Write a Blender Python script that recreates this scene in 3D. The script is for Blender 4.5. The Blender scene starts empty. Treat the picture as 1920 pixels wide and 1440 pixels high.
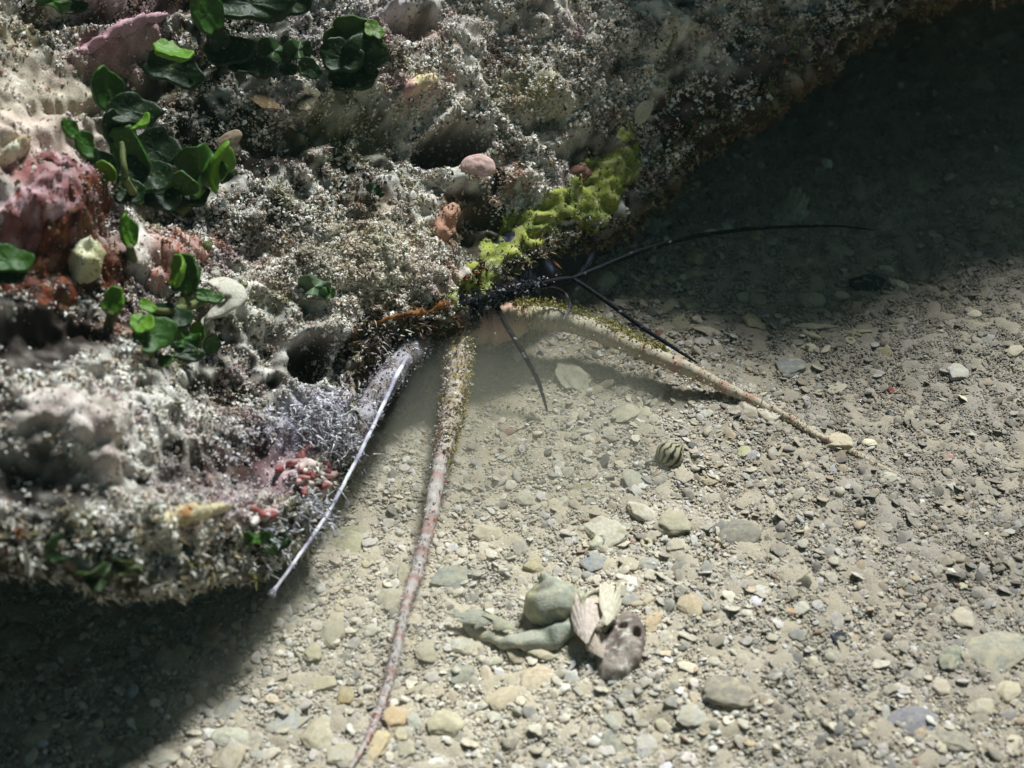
import bpy, bmesh, math, random
import numpy as np
from mathutils import Vector, Matrix

random.seed(7)
RNG = np.random.default_rng(7)
sc = bpy.context.scene
COL = sc.collection

# ------------------------------------------------------------------ camera
PITCH, DIST = math.radians(40.0), 0.62
CAM = np.array([0.0, -DIST * math.cos(PITCH), DIST * math.sin(PITCH)])
FWD = np.array([0.0, math.cos(PITCH), -math.sin(PITCH)])
RIGHT = np.array([1.0, 0.0, 0.0])
UP = np.cross(RIGHT, FWD)
TAN = math.tan(math.radians(20.0))

cam = bpy.data.cameras.new("camera")
cam.sensor_width = 36.0
cam.lens = 18.0 / TAN
cam.clip_start = 0.01
cam.clip_end = 200.0
cam.dof.use_dof = True
cam.dof.focus_distance = 0.60
cam.dof.aperture_fstop = 11.0
cam_ob = bpy.data.objects.new("camera", cam)
cam_ob.location = CAM
cam_ob.rotation_euler = (math.radians(90) - PITCH, 0, 0)
COL.objects.link(cam_ob)
sc.camera = cam_ob

# ------------------------------------------------------------------ sky, sun, exposure
SUN_EL, SUN_AZ = math.radians(57.0), math.radians(28.0)      # azimuth from +y towards +x
SUN_DIR = Vector((math.cos(SUN_EL) * math.sin(SUN_AZ), math.cos(SUN_EL) * math.cos(SUN_AZ), math.sin(SUN_EL)))
world = bpy.data.worlds.new("World")
sc.world = world
world.use_nodes = True
wn = world.node_tree
wn.nodes.clear()
sky = wn.nodes.new("ShaderNodeTexSky")
sky.sky_type = 'NISHITA'
sky.sun_disc = False
sky.sun_elevation = SUN_EL
sky.sun_rotation = SUN_AZ
sky.ozone_density = 1.0
tint = wn.nodes.new("ShaderNodeMix")                          # daylight filtered green by the water above
tint.data_type = 'RGBA'
tint.blend_type = 'MULTIPLY'
tint.inputs[0].default_value = 1.0
tint.inputs[7].default_value = (0.50, 0.62, 0.44, 1)
bg = wn.nodes.new("ShaderNodeBackground")
bg.inputs[1].default_value = 0.05
wo = wn.nodes.new("ShaderNodeOutputWorld")
wn.links.new(sky.outputs[0], tint.inputs[6])
wn.links.new(tint.outputs[2], bg.inputs[0])
wn.links.new(bg.outputs[0], wo.inputs[0])

sun = bpy.data.lights.new("sun", 'SUN')
sun.energy = 5.0
sun.angle = math.radians(11.0)                                 # blurred a little by the moving water surface
sun.color = (0.94, 1.0, 0.985)
sun_ob = bpy.data.objects.new("sun", sun)
sun_ob.rotation_euler = SUN_DIR.to_track_quat('Z', 'Y').to_euler()
sun_ob.location = (0, 1, 3)
COL.objects.link(sun_ob)

sc.view_settings.view_transform = 'Standard'
sc.view_settings.look = 'None'
sc.view_settings.gamma = 1.0
sc.view_settings.use_curve_mapping = False
sc.view_settings.exposure = 0.28
sc.render.engine = 'CYCLES'
sc.cycles.max_bounces = 6
sc.cycles.diffuse_bounces = 3
sc.cycles.glossy_bounces = 2
sc.cycles.transmission_bounces = 3
sc.cycles.volume_bounces = 0
sc.cycles.use_denoising = True
sc.cycles.caustics_reflective = False
sc.cycles.caustics_refractive = False


# ------------------------------------------------------------------ helpers: colour, noise, projection
def lin(c):
    c = np.asarray(c, float) / 255.0
    return np.where(c <= 0.04045, c / 12.92, ((c + 0.055) / 1.055) ** 2.4)


_perm = np.random.default_rng(11).permutation(256)
_perm = np.concatenate([_perm, _perm, _perm]).astype(np.int32)
_g = np.random.default_rng(12).normal(size=(256, 3))
_g = (_g / np.linalg.norm(_g, axis=1)[:, None]).astype(np.float32)


def perlin(P):
    """Gradient noise, about -1..1, for points P (N,3)."""
    P = np.asarray(P, np.float32)
    I = np.floor(P).astype(np.int32)
    F = P - I
    I &= 255
    W = F * F * F * (F * (F * 6 - 15) + 10)
    out = np.zeros(len(P), np.float32)
    for dx in (0, 1):
        a = _perm[I[:, 0] + dx]
        wx = W[:, 0] if dx else 1 - W[:, 0]
        for dy in (0, 1):
            b = _perm[a + ((I[:, 1] + dy) & 255)]
            wy = W[:, 1] if dy else 1 - W[:, 1]
            for dz in (0, 1):
                g = _g[_perm[b + ((I[:, 2] + dz) & 255)] & 255]
                wz = W[:, 2] if dz else 1 - W[:, 2]
                d = (g[:, 0] * (F[:, 0] - dx) + g[:, 1] * (F[:, 1] - dy) + g[:, 2] * (F[:, 2] - dz))
                out += wx * wy * wz * d
    return out * 1.5


def fbm(P, scale, octaves=3, seed=0.0):
    P = np.asarray(P, np.float32) / scale + seed * 17.31
    a, o = 1.0, 0
    for k in range(octaves):
        o = o + a * perlin(P)
        P = P * 2.03 + 5.7
        a *= 0.5
    return o


def ridged(P, scale, seed=0.0):
    return 1.0 - 2.0 * np.abs(perlin(np.asarray(P, np.float32) / scale + seed * 13.7))


def sstep(a, b, x):
    t = np.clip((x - a) / (b - a), 0, 1)
    return t * t * (3 - 2 * t)


def ray(px, py):
    return FWD + RIGHT * ((px - 960) / 960 * TAN) + UP * ((720 - py) / 960 * TAN)


def ground0(px, py, z=0.0):
    d = ray(px, py)
    return CAM + d * ((z - CAM[2]) / d[2])


# ------------------------------------------------------------------ the rock's tilted face, seen as a plane first
FA, FT = math.radians(42.0), math.radians(40.0)
N_H = np.array([math.cos(FA), -math.sin(FA), 0.0])           # outwards, level
E_S = np.array([math.sin(FA), math.cos(FA), 0.0])            # along the lip
E_T = np.array([-math.cos(FT) * N_H[0], -math.cos(FT) * N_H[1], math.sin(FT)])   # up the face
N_F = np.array([math.sin(FT) * N_H[0], math.sin(FT) * N_H[1], math.cos(FT)])
P0 = ground0(835, 575, 0.036)


def bend(s):
    """How far the face swells out of its plane along the lip."""
    return .085 * sstep(.04, .34, s) + .26 * sstep(.27, .60, s) + .058 * sstep(.07, .20, -s)


def face_st(px, py):
    d = ray(px, py)
    s = 0.0
    for _ in range(25):
        p = CAM + d * (np.dot(P0 + N_F * bend(s) - CAM, N_F) / np.dot(d, N_F))
        s = .5 * s + .5 * np.dot(p - P0, E_S)
    return np.array([s, np.dot(p - P0 - N_F * bend(s), E_T)])


def face_pt(s, t):
    return P0 + np.multiply.outer(s, E_S) + np.multiply.outer(t, E_T) + np.multiply.outer(bend(np.asarray(s, float)), N_F)


LIP_PX = [(-900, 1000), (-150, 1005), (0, 1000), (90, 1010), (160, 1042), (300, 1040), (430, 1022), (500, 990), (545, 965), (600, 888), (640, 830),
          (655, 760), (640, 700), (665, 640), (740, 598), (835, 575), (900, 545), (945, 485), (1000, 465), (1060, 445), (1120, 415),
          (1190, 365), (1235, 310), (1300, 250), (1400, 185), (1500, 115), (1600, 40), (1700, -30), (1850, -60), (2050, -70), (2500, -110)]
_l = np.array([face_st(*p) for p in LIP_PX])
_ss = np.linspace(-0.7, 0.75, 1600)
_tt = np.interp(_ss, _l[:, 0], _l[:, 1])
_k = np.exp(-np.linspace(-2, 2, 9) ** 2)
_tt = np.convolve(np.pad(_tt, 4, mode='edge'), _k / _k.sum(), 'valid')


def lip_t(s):
    s = np.asarray(s, float)
    z = np.zeros((s.size, 3))
    z[:, 0] = s.ravel()
    jag = .0042 * perlin(z / .019 + 4.4) + .0022 * perlin(z / .0075 + 1.7) + .0010 * perlin(z / .003 + 8.2)
    return np.interp(s, _ss, _tt) + jag.reshape(s.shape)


class Blob:
    """An elliptical patch of the face, measured once from where it lies."""
    def __init__(self, px, py, rx, ry, rot=0.0, power=3):
        self.power = power
        self.c = face_st(px, py)
        J = np.stack([(face_st(px + 4, py) - face_st(px - 4, py)) / 8, (face_st(px, py + 4) - face_st(px, py - 4)) / 8], 1)
        self.Ji = np.linalg.inv(J)
        self.r, self.rot = (rx, ry), math.radians(rot)

    def q(self, s, t):
        d = self.Ji @ np.stack([s - self.c[0], t - self.c[1]])
        c, sn = math.cos(self.rot), math.sin(self.rot)
        return np.hypot((d[0] * c + d[1] * sn) / self.r[0], (-d[0] * sn + d[1] * c) / self.r[1])

    def w(self, s, t):
        return np.exp(-self.q(s, t) ** self.power)


RELIEF = [(Blob(*b[:5], 7 if b[5] < -.03 else 3), b[5]) for b in [
    # hollows and pits
    (845, 280, 62, 34, -12, -.042), (575, 680, 38, 42, 20, -.036), (505, 650, 28, 34, 0, -.010), (1262, 22, 20, 20, 0, -.012),
    (765, 62, 45, 26, 0, -.012), (560, 250, 95, 40, -10, -.008), (700, 255, 55, 60, 0, -.009), (100, 625, 130, 50, -8, -.014),
    (60, 900, 80, 55, 0, -.007), (450, 880, 150, 50, -10, -.008), (925, 420, 75, 50, -30, -.010), (330, 275, 60, 40, 0, -.006),
    (250, 165, 190, 22, -24, -.010), (110, 215, 130, 20, -24, -.007), (260, 5, 190, 20, -8, -.014), (650, 690, 45, 45, 0, -.012),
    (480, 455, 60, 30, 0, -.006), (240, 560, 90, 60, 0, -.012), (1090, 300, 50, 40, 0, -.008), (700, 640, 70, 24, -25, -.010),
    (400, 740, 90, 30, 0, -.006), (30, 470, 40, 60, 0, -.012), (200, 430, 40, 60, 0, -.010), (1000, 240, 40, 25, 0, -.006),
    # swellings
    (250, 58, 95, 24, -24, .010), (60, 250, 130, 44, -20, .008), (100, 390, 100, 80, 0, .012), (120, 785, 110, 60, 20, .007),
    (340, 975, 150, 55, 0, .010), (625, 800, 60, 50, 0, .010), (775, 190, 45, 34, -20, .008), (700, 490, 150, 70, 0, .006),
    (1000, 150, 220, 90, -20, .006), (620, 640, 40, 50, 0, .008), (570, 900, 60, 50, 0, .008), (1200, 60, 120, 50, -20, .006),
    (430, 560, 70, 40, 0, .006), (180, 830, 50, 70, 0, .006), (560, 965, 60, 30, 0, .006), (320, 480, 60, 50, 0, .008)]]


def relief(P, s, t):
    """Height of the rock's skin over its base surface at points P with face coordinates s, t."""
    tt = t - lip_t(s)
    edge = sstep(-0.002, 0.05, tt)
    wp = P + 0.006 * np.stack([perlin(P / .02), perlin(P / .02 + 9), perlin(P / .02 + 23)], 1)
    h = edge * 0.012 * fbm(P, .11, 2, 1) + (.35 + .65 * edge) * .0062 * fbm(wp, .036, 2, 2)
    h += .0046 * ridged(wp, .013, 3) * (.6 + .5 * fbm(P, .05, 1, 4))
    h += .0040 * perlin(wp / .0068 + 3.3) + .0013 * perlin(wp / .0031 + 7.1) + .0007 * perlin(P / .0016)
    fade = sstep(-0.006, 0.004, tt)
    b = np.zeros(len(s))
    for bl, a in RELIEF:
        b += a * bl.w(s, t)
    return h + b * fade


def skin(s, t):
    s, t = np.atleast_1d(s).astype(float), np.atleast_1d(t).astype(float)
    P = face_pt(s, t)
    return P + N_F * relief(P, s, t)[:, None]


def skin_px(px, py, lift=0.0):
    st = face_st(px, py)
    # follow the sight line to the true skin so that a bump does not push the spot aside
    h = float(relief(face_pt(st[:1], st[1:]), st[:1], st[1:])[0]) + lift
    d = ray(px, py)
    p = CAM + d * ((np.dot(P0 + N_F * (h + bend(st[0])) - CAM, N_F)) / np.dot(d, N_F))
    return p


# ------------------------------------------------------------------ helpers: sea bed height
_scour = ground0(880, 720)
_mound = ground0(1250, 900)


def bed_h(x, y):
    x, y = np.atleast_1d(x).astype(float), np.atleast_1d(y).astype(float)
    P = np.stack([x, y, np.zeros_like(x)], 1)
    near = np.exp(-np.maximum(np.hypot(x, y) - .5, 0) / 1.0)
    h = .0050 * fbm(P, .12, 2, 21) + .0022 * fbm(P, .034, 2, 22) * near + .0011 * fbm(P, .011, 1, 23) * near
    h -= .009 * np.exp(-(((x - _scour[0]) / .07) ** 2 + ((y - _scour[1]) / .06) ** 2))
    h += .005 * np.exp(-(((x - _mound[0]) / .10) ** 2 + ((y - _mound[1]) / .08) ** 2))
    h += .03 * sstep(.4, 3.0, np.hypot(x, y)) * (1 + fbm(P, 1.7, 2, 30))
    return h


def ground(px, py, lift=0.0):
    z = 0.0
    for _ in range(4):
        p = ground0(px, py, z + lift)
        z = float(bed_h(p[0], p[1])[0])
    return p


def mpp(p):
    """Metres that one pixel of the photograph spans at point p."""
    return float(np.dot(p - CAM, FWD)) * TAN / 960


# ------------------------------------------------------------------ helpers: objects
def tag(o, label=None, cat=None, group=None, kind=None):
    if label: o['label'] = label
    if cat: o['category'] = cat
    if group: o['group'] = group
    if kind: o['kind'] = kind
    return o


def mesh_np(name, V, F, color=None, smooth=True):
    """Mesh from arrays; F is (M,3) or (M,4)."""
    me = bpy.data.meshes.new(name)
    V = np.ascontiguousarray(V, np.float32)
    F = np.ascontiguousarray(F, np.int32)
    n = F.shape[1]
    me.vertices.add(len(V))
    me.vertices.foreach_set("co", V.ravel())
    me.loops.add(F.size)
    me.loops.foreach_set("vertex_index", F.ravel())
    me.polygons.add(len(F))
    me.polygons.foreach_set("loop_start", np.arange(0, F.size, n, dtype=np.int32))
    me.polygons.foreach_set("use_smooth", np.full(len(F), smooth))
    me.update(calc_edges=True)
    if color is not None:
        paint(me, color)
    return me


def paint(me, color):
    a = me.color_attributes.new("Col", 'FLOAT_COLOR', 'POINT')
    c = np.ones((len(me.vertices), 4), np.float32)
    c[:, :3] = np.broadcast_to(np.asarray(color, np.float32), (len(me.vertices), 3))
    a.data.foreach_set("color", c.ravel())


def link(name, me, mat, parent=None, loc=None):
    o = bpy.data.objects.new(name, me)
    if mat is not None and not me.materials:
        me.materials.append(mat)
    COL.objects.link(o)
    if loc is not None: o.location = loc
    if parent is not None: o.parent = parent
    return o


def empty(name, loc, label, cat, group=None):
    o = bpy.data.objects.new(name, None)
    o.empty_display_size = 0.01
    COL.objects.link(o)
    o.location = loc
    return tag(o, label, cat, group)


def grid_faces(nu, nv, wrap_u=False, flip=False):
    i = np.arange(nu if wrap_u else nu - 1)
    j = np.arange(nv - 1)
    I, J = np.meshgrid(i, j, indexing='ij')
    I2 = (I + 1) % nu
    F = np.stack([I * nv + J, I2 * nv + J, I2 * nv + J + 1, I * nv + J + 1], -1).reshape(-1, 4)
    return F[:, ::-1] if flip else F


def smooth_path(pts, n):
    """Catmull-Rom through rows of pts (any width), n samples."""
    p = np.asarray(pts, float)
    p = np.vstack([2 * p[0] - p[1], p, 2 * p[-1] - p[-2]])
    u = np.linspace(0, len(p) - 3 - 1e-6, n)
    i = u.astype(int)
    f = (u - i)[:, None]
    a, b, c, d = p[i], p[i + 1], p[i + 2], p[i + 3]
    return .5 * (2 * b + (c - a) * f + (2 * a - 5 * b + 4 * c - d) * f ** 2 + (3 * b - a - 3 * c + d) * f ** 3)


def tube_arrays(C, R, sides=10, closed=False, squash=None):
    """Tube round centres C (n,3) with radii R (n,); ends pinched shut unless closed."""
    n = len(C)
    T = np.gradient(C, axis=0)
    if closed:
        T = np.roll(C, -1, 0) - np.roll(C, 1, 0)
    T /= np.linalg.norm(T, axis=1)[:, None] + 1e-12
    ref = np.array([0, 0, 1.0])
    A = np.cross(T, ref)
    A /= np.linalg.norm(A, axis=1)[:, None] + 1e-9
    B = np.cross(A, T)
    th = np.linspace(0, 2 * math.pi, sides, endpoint=False)
    sq = 1.0 if squash is None else squash
    ring = (np.cos(th)[None, :, None] * A[:, None, :] + sq * np.sin(th)[None, :, None] * B[:, None, :])
    V = C[:, None, :] + ring * np.asarray(R)[:, None, None]
    V = V.reshape(-1, 3)
    I, J = np.meshgrid(np.arange(n if closed else n - 1), np.arange(sides), indexing='ij')
    I2 = (I + 1) % n
    J2 = (J + 1) % sides
    F = np.stack([I * sides + J, I * sides + J2, I2 * sides + J2, I2 * sides + J], -1).reshape(-1, 4)
    if not closed:
        V = np.vstack([V, C[:1], C[-1:]])
        a, b = n * sides, n * sides + 1
        j = np.arange(sides)
        F = np.vstack([F, np.stack([np.full(sides, a), (j + 1) % sides, j, np.full(sides, a)], 1),
                       np.stack([np.full(sides, b), (n - 1) * sides + j, (n - 1) * sides + (j + 1) % sides, np.full(sides, b)], 1)])
    return V, F


def quads_to_tris(F):
    T = np.vstack([F[:, [0, 1, 2]], F[:, [0, 2, 3]]])
    ok = (T[:, 0] != T[:, 1]) & (T[:, 1] != T[:, 2]) & (T[:, 0] != T[:, 2])
    return T[ok]


def rand_rot(n, rng):
    q = rng.normal(size=(n, 4))
    q /= np.linalg.norm(q, axis=1)[:, None]
    w, x, y, z = q.T
    return np.stack([np.stack([1 - 2 * (y * y + z * z), 2 * (x * y - z * w), 2 * (x * z + y * w)], -1),
                     np.stack([2 * (x * y + z * w), 1 - 2 * (x * x + z * z), 2 * (y * z - x * w)], -1),
                     np.stack([2 * (x * z - y * w), 2 * (y * z + x * w), 1 - 2 * (x * x + y * y)], -1)], 1)


OCT_V = np.array([[1, 0, 0], [-1, 0, 0], [0, 1, 0], [0, -1, 0], [0, 0, 1], [0, 0, -1]], float)
OCT_F = np.array([[0, 2, 4], [2, 1, 4], [1, 3, 4], [3, 0, 4], [2, 0, 5], [1, 2, 5], [3, 1, 5], [0, 3, 5]])
# a crumb of turf: three spiky arms from one root
_a = []
_f = []
for k in range(4):
    an = 2 * math.pi * k / 4 + .4 * (k % 2)
    d = np.array([math.cos(an) * .8, math.sin(an) * .8, .65 + .35 * (k % 2)])
    sd = np.array([-math.sin(an), math.cos(an), 0]) * .36
    i = len(_a)
    _a += [sd, -sd, np.array([0, 0, .42]), d]
    _f += [[i, i + 1, i + 3], [i + 1, i + 2, i + 3], [i + 2, i, i + 3]]
SPK_V, SPK_F = np.array(_a), np.array(_f)


def scatter_mesh(name, base_v, base_f, P, size, color, rng, stretch=(1, 1, 1), jitter=.25, normal=None, smooth=False):
    """Many little solids in one mesh (kind stuff): random turn, size, jitter per copy."""
    n, m = len(P), len(base_v)
    V = base_v[None] * (1 + jitter * rng.normal(size=(n, m, 1))) * np.asarray(stretch)
    V = V * (1 + .3 * rng.normal(size=(n, 1, 3)))
    V *= np.asarray(size)[:, None, None]
    R = rand_rot(n, rng)
    if normal is not None:                                    # stand the copies up along a normal, turned about it
        z = normal / np.linalg.norm(normal, axis=1)[:, None] + .45 * rng.normal(size=(n, 3))
        z /= np.linalg.norm(z, axis=1)[:, None]
        x = np.cross(z, rng.normal(size=(n, 3)))
        x /= np.linalg.norm(x, axis=1)[:, None]
        R = np.stack([x, np.cross(z, x), z], -1)
    V = np.einsum('nij,nmj->nmi', R, V) + P[:, None, :]
    F = base_f[None] + (np.arange(n) * m)[:, None, None]
    C = np.repeat(color, m, 0)
    return mesh_np(name, V.reshape(-1, 3), F.reshape(-1, 3), C, smooth)


def gn_scatter(name, P, scl, color, mat, rng, parent=None, normal=None, sub=2, rough=.35, nscale=1.6, protos=4, smooth=True, lean=.5):
    """Countless grains as one object (kind stuff): points that geometry nodes turn into little knobbly solids."""
    n = len(P)
    me = bpy.data.meshes.new(name)
    me.vertices.add(n)
    me.vertices.foreach_set("co", np.ascontiguousarray(P, np.float32).ravel())
    e = rng.uniform(0, 2 * math.pi, (n, 3))
    if normal is not None:
        z = normal / np.linalg.norm(normal, axis=1)[:, None] + lean * rng.normal(size=(n, 3))
        z /= np.linalg.norm(z, axis=1)[:, None]
        e = np.stack([rng.uniform(-.3, .3, n), np.arccos(np.clip(z[:, 2], -1, 1)), rng.uniform(0, 2 * math.pi, n)], 1)
    for nm, arr in (("turn", e), ("size", scl)):
        a = me.attributes.new(nm, 'FLOAT_VECTOR', 'POINT')
        a.data.foreach_set("vector", np.ascontiguousarray(arr, np.float32).ravel())
    c = np.ones((n, 4), np.float32)
    c[:, :3] = color
    a = me.attributes.new("Col", 'FLOAT_COLOR', 'POINT')
    a.data.foreach_set("color", c.ravel())
    ng = bpy.data.node_groups.new(name, 'GeometryNodeTree')
    ng.interface.new_socket("Geometry", in_out='INPUT', socket_type='NodeSocketGeometry')
    ng.interface.new_socket("Geometry", in_out='OUTPUT', socket_type='NodeSocketGeometry')
    N, L = ng.nodes, ng.links
    gi, go = N.new("NodeGroupInput"), N.new("NodeGroupOutput")
    g2i = N.new("GeometryNodeGeometryToInstance")
    for k in range(protos):
        ic = N.new("GeometryNodeMeshIcoSphere")
        ic.inputs["Radius"].default_value = .5
        ic.inputs["Subdivisions"].default_value = sub
        pos, nz = N.new("GeometryNodeInputPosition"), N.new("ShaderNodeTexNoise")
        off = N.new("ShaderNodeVectorMath")
        off.operation = 'ADD'
        off.inputs[1].default_value = (k * 7.3 + 1, k * 3.1, k * 5.7)
        L.new(pos.outputs[0], off.inputs[0])
        L.new(off.outputs[0], nz.inputs["Vector"])
        nz.inputs["Scale"].default_value = nscale
        nz.inputs["Detail"].default_value = 3
        mr = N.new("ShaderNodeMapRange")
        mr.clamp = False
        mr.inputs[1].default_value, mr.inputs[2].default_value = .3, .7
        mr.inputs[3].default_value, mr.inputs[4].default_value = 1 - rough, 1 + rough
        L.new(nz.outputs[0], mr.inputs[0])
        sc_ = N.new("ShaderNodeVectorMath")
        sc_.operation = 'SCALE'
        L.new(pos.outputs[0], sc_.inputs[0])
        L.new(mr.outputs[0], sc_.inputs["Scale"])
        sp = N.new("GeometryNodeSetPosition")
        L.new(ic.outputs["Mesh"], sp.inputs["Geometry"])
        L.new(sc_.outputs[0], sp.inputs["Position"])
        ss = N.new("GeometryNodeSetShadeSmooth")
        ss.inputs["Shade Smooth"].default_value = smooth
        L.new(sp.outputs[0], ss.inputs[0])
        sm = N.new("GeometryNodeSetMaterial")
        sm.inputs["Material"].default_value = mat
        L.new(ss.outputs[0], sm.inputs[0])
        L.new(sm.outputs[0], g2i.inputs[0])
    ip = N.new("GeometryNodeInstanceOnPoints")
    ip.inputs["Pick Instance"].default_value = True
    at = {}
    for nm in ("turn", "size"):
        at[nm] = N.new("GeometryNodeInputNamedAttribute")
        at[nm].data_type = 'FLOAT_VECTOR'
        at[nm].inputs["Name"].default_value = nm
    L.new(gi.outputs[0], ip.inputs["Points"])
    L.new(g2i.outputs[0], ip.inputs["Instance"])
    er = N.new("FunctionNodeEulerToRotation")
    L.new(at["turn"].outputs[0], er.inputs[0])
    L.new(er.outputs[0], ip.inputs["Rotation"])
    L.new(at["size"].outputs[0], ip.inputs["Scale"])
    L.new(ip.outputs[0], go.inputs[0])
    o = link(name, me, None, parent)
    md = o.modifiers.new("grains", 'NODES')
    md.node_group = ng
    return tag(o, kind='stuff')


# ------------------------------------------------------------------ materials
def new_mat(name):
    m = bpy.data.materials.new(name)
    m.use_nodes = True
    nt = m.node_tree
    b = nt.nodes["Principled BSDF"]
    b.inputs["Roughness"].default_value = .85
    b.inputs["Specular IOR Level"].default_value = .25
    return m, nt, b


def grain(nt, scale, lo, hi, detail=4.0):
    tc = nt.nodes.new("ShaderNodeTexCoord")
    n = nt.nodes.new("ShaderNodeTexNoise")
    n.inputs["Scale"].default_value = scale
    n.inputs["Detail"].default_value = detail
    n.inputs["Roughness"].default_value = .65
    r = nt.nodes.new("ShaderNodeMapRange")
    r.inputs[1].default_value, r.inputs[2].default_value = .3, .7
    r.inputs[3].default_value, r.inputs[4].default_value = lo, hi
    nt.links.new(tc.outputs["Object"], n.inputs["Vector"])
    nt.links.new(n.outputs["Fac"], r.inputs[0])
    return tc, n, r


def mul(nt, a, b):
    m = nt.nodes.new("ShaderNodeMix")
    m.data_type = 'RGBA'
    m.blend_type = 'MULTIPLY'
    m.inputs[0].default_value = 1.0
    nt.links.new(a, m.inputs[6])
    nt.links.new(b, m.inputs[7])
    return m.outputs[2]


def mat_col(name, scale=900, lo=.7, hi=1.25, bump=.0, rough=.88, spec=.2, instancer=False):
    """Colour from the mesh's own Col attribute, with grain and a fine bump."""
    m, nt, b = new_mat(name)
    a = nt.nodes.new("ShaderNodeAttribute")
    a.attribute_name = "Col"
    if instancer: a.attribute_type = 'INSTANCER'
    tc, n, r = grain(nt, scale, lo, hi)
    nt.links.new(mul(nt, a.outputs["Color"], r.outputs[0]), b.inputs["Base Color"])
    b.inputs["Roughness"].default_value = rough
    b.inputs["Specular IOR Level"].default_value = spec
    if bump:
        bp = nt.nodes.new("ShaderNodeBump")
        bp.inputs["Strength"].default_value = .7
        bp.inputs["Distance"].default_value = bump
        nt.links.new(n.outputs["Fac"], bp.inputs["Height"])
        nt.links.new(bp.outputs[0], b.inputs["Normal"])
    return m


M_ROCK = mat_col("rock_skin", 1300, .65, 1.3, .0006)
M_CRUMB = mat_col("turf_crumbs", 900, .85, 1.15)
M_CRUMB_I = mat_col("turf_silt", 3, .8, 1.15, 0, .9, .15, True)
M_GRAIN_I = mat_col("shell_grains", 3, .75, 1.2, 0, .8, .25, True)
M_SAND = mat_col("sand_bed", 1500, .7, 1.25, .0005)
M_CRUST = mat_col("crust_growth", 1100, .75, 1.2, .0005, .7, .3)
M_LOBSTER = mat_col("lobster_shell", 1500, .8, 1.15, .0003, .7, .25)
M_DARK = mat_col("dark_lobster_shell", 1500, .8, 1.15, .0002, .6, .08)


def mat_piece(name, dust=.5, speck=False):
    """Shell and rubble: the object's own colour, worn, with pale sand dust on the upward faces."""
    m, nt, b = new_mat(name)
    oi = nt.nodes.new("ShaderNodeObjectInfo")
    tc, n, r = grain(nt, 9, .7, 1.22, 6)
    tg = nt.nodes.new("ShaderNodeTexCoord")
    geo = nt.nodes.new("ShaderNodeNewGeometry")
    base = mul(nt, oi.outputs["Color"], r.outputs[0])
    n2 = nt.nodes.new("ShaderNodeTexNoise")
    n2.inputs["Scale"].default_value = 260
    n2.inputs["Detail"].default_value = 5
    n2.inputs["Roughness"].default_value = .7
    nt.links.new(geo.outputs["Position"], n2.inputs["Vector"])
    cr = nt.nodes.new("ShaderNodeMapRange")
    cr.inputs[1].default_value, cr.inputs[2].default_value = .62 - .16 * dust, .74 - .1 * dust
    nt.links.new(n2.outputs["Fac"], cr.inputs[0])
    mx = nt.nodes.new("ShaderNodeMix")
    mx.data_type = 'RGBA'
    nt.links.new(cr.outputs[0], mx.inputs[0])
    nt.links.new(base, mx.inputs[6])
    mx.inputs[7].default_value = (*lin((178, 166, 142)), 1)
    out = mx.outputs[2]
    if speck:
        v = nt.nodes.new("ShaderNodeTexVoronoi")
        v.inputs["Scale"].default_value = 7
        nt.links.new(tg.outputs["Object"], v.inputs["Vector"])
        vr = nt.nodes.new("ShaderNodeMapRange")
        vr.inputs[1].default_value, vr.inputs[2].default_value = .25, .45
        vr.inputs[3].default_value, vr.inputs[4].default_value = 1.7, .55
        nt.links.new(v.outputs["Distance"], vr.inputs[0])
        out = mul(nt, out, vr.outputs[0])
    nt.links.new(out, b.inputs["Base Color"])
    bp = nt.nodes.new("ShaderNodeBump")
    bp.inputs["Strength"].default_value = .6
    bp.inputs["Distance"].default_value = .0005
    nt.links.new(n2.outputs["Fac"], bp.inputs["Height"])
    nt.links.new(bp.outputs[0], b.inputs["Normal"])
    return m


M_PIECE = mat_piece("worn_shell", .45)
M_DUSTY = mat_piece("dusty_rubble", 1.0)
M_SPECK = mat_piece("speckled_shell", .3, True)


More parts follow.
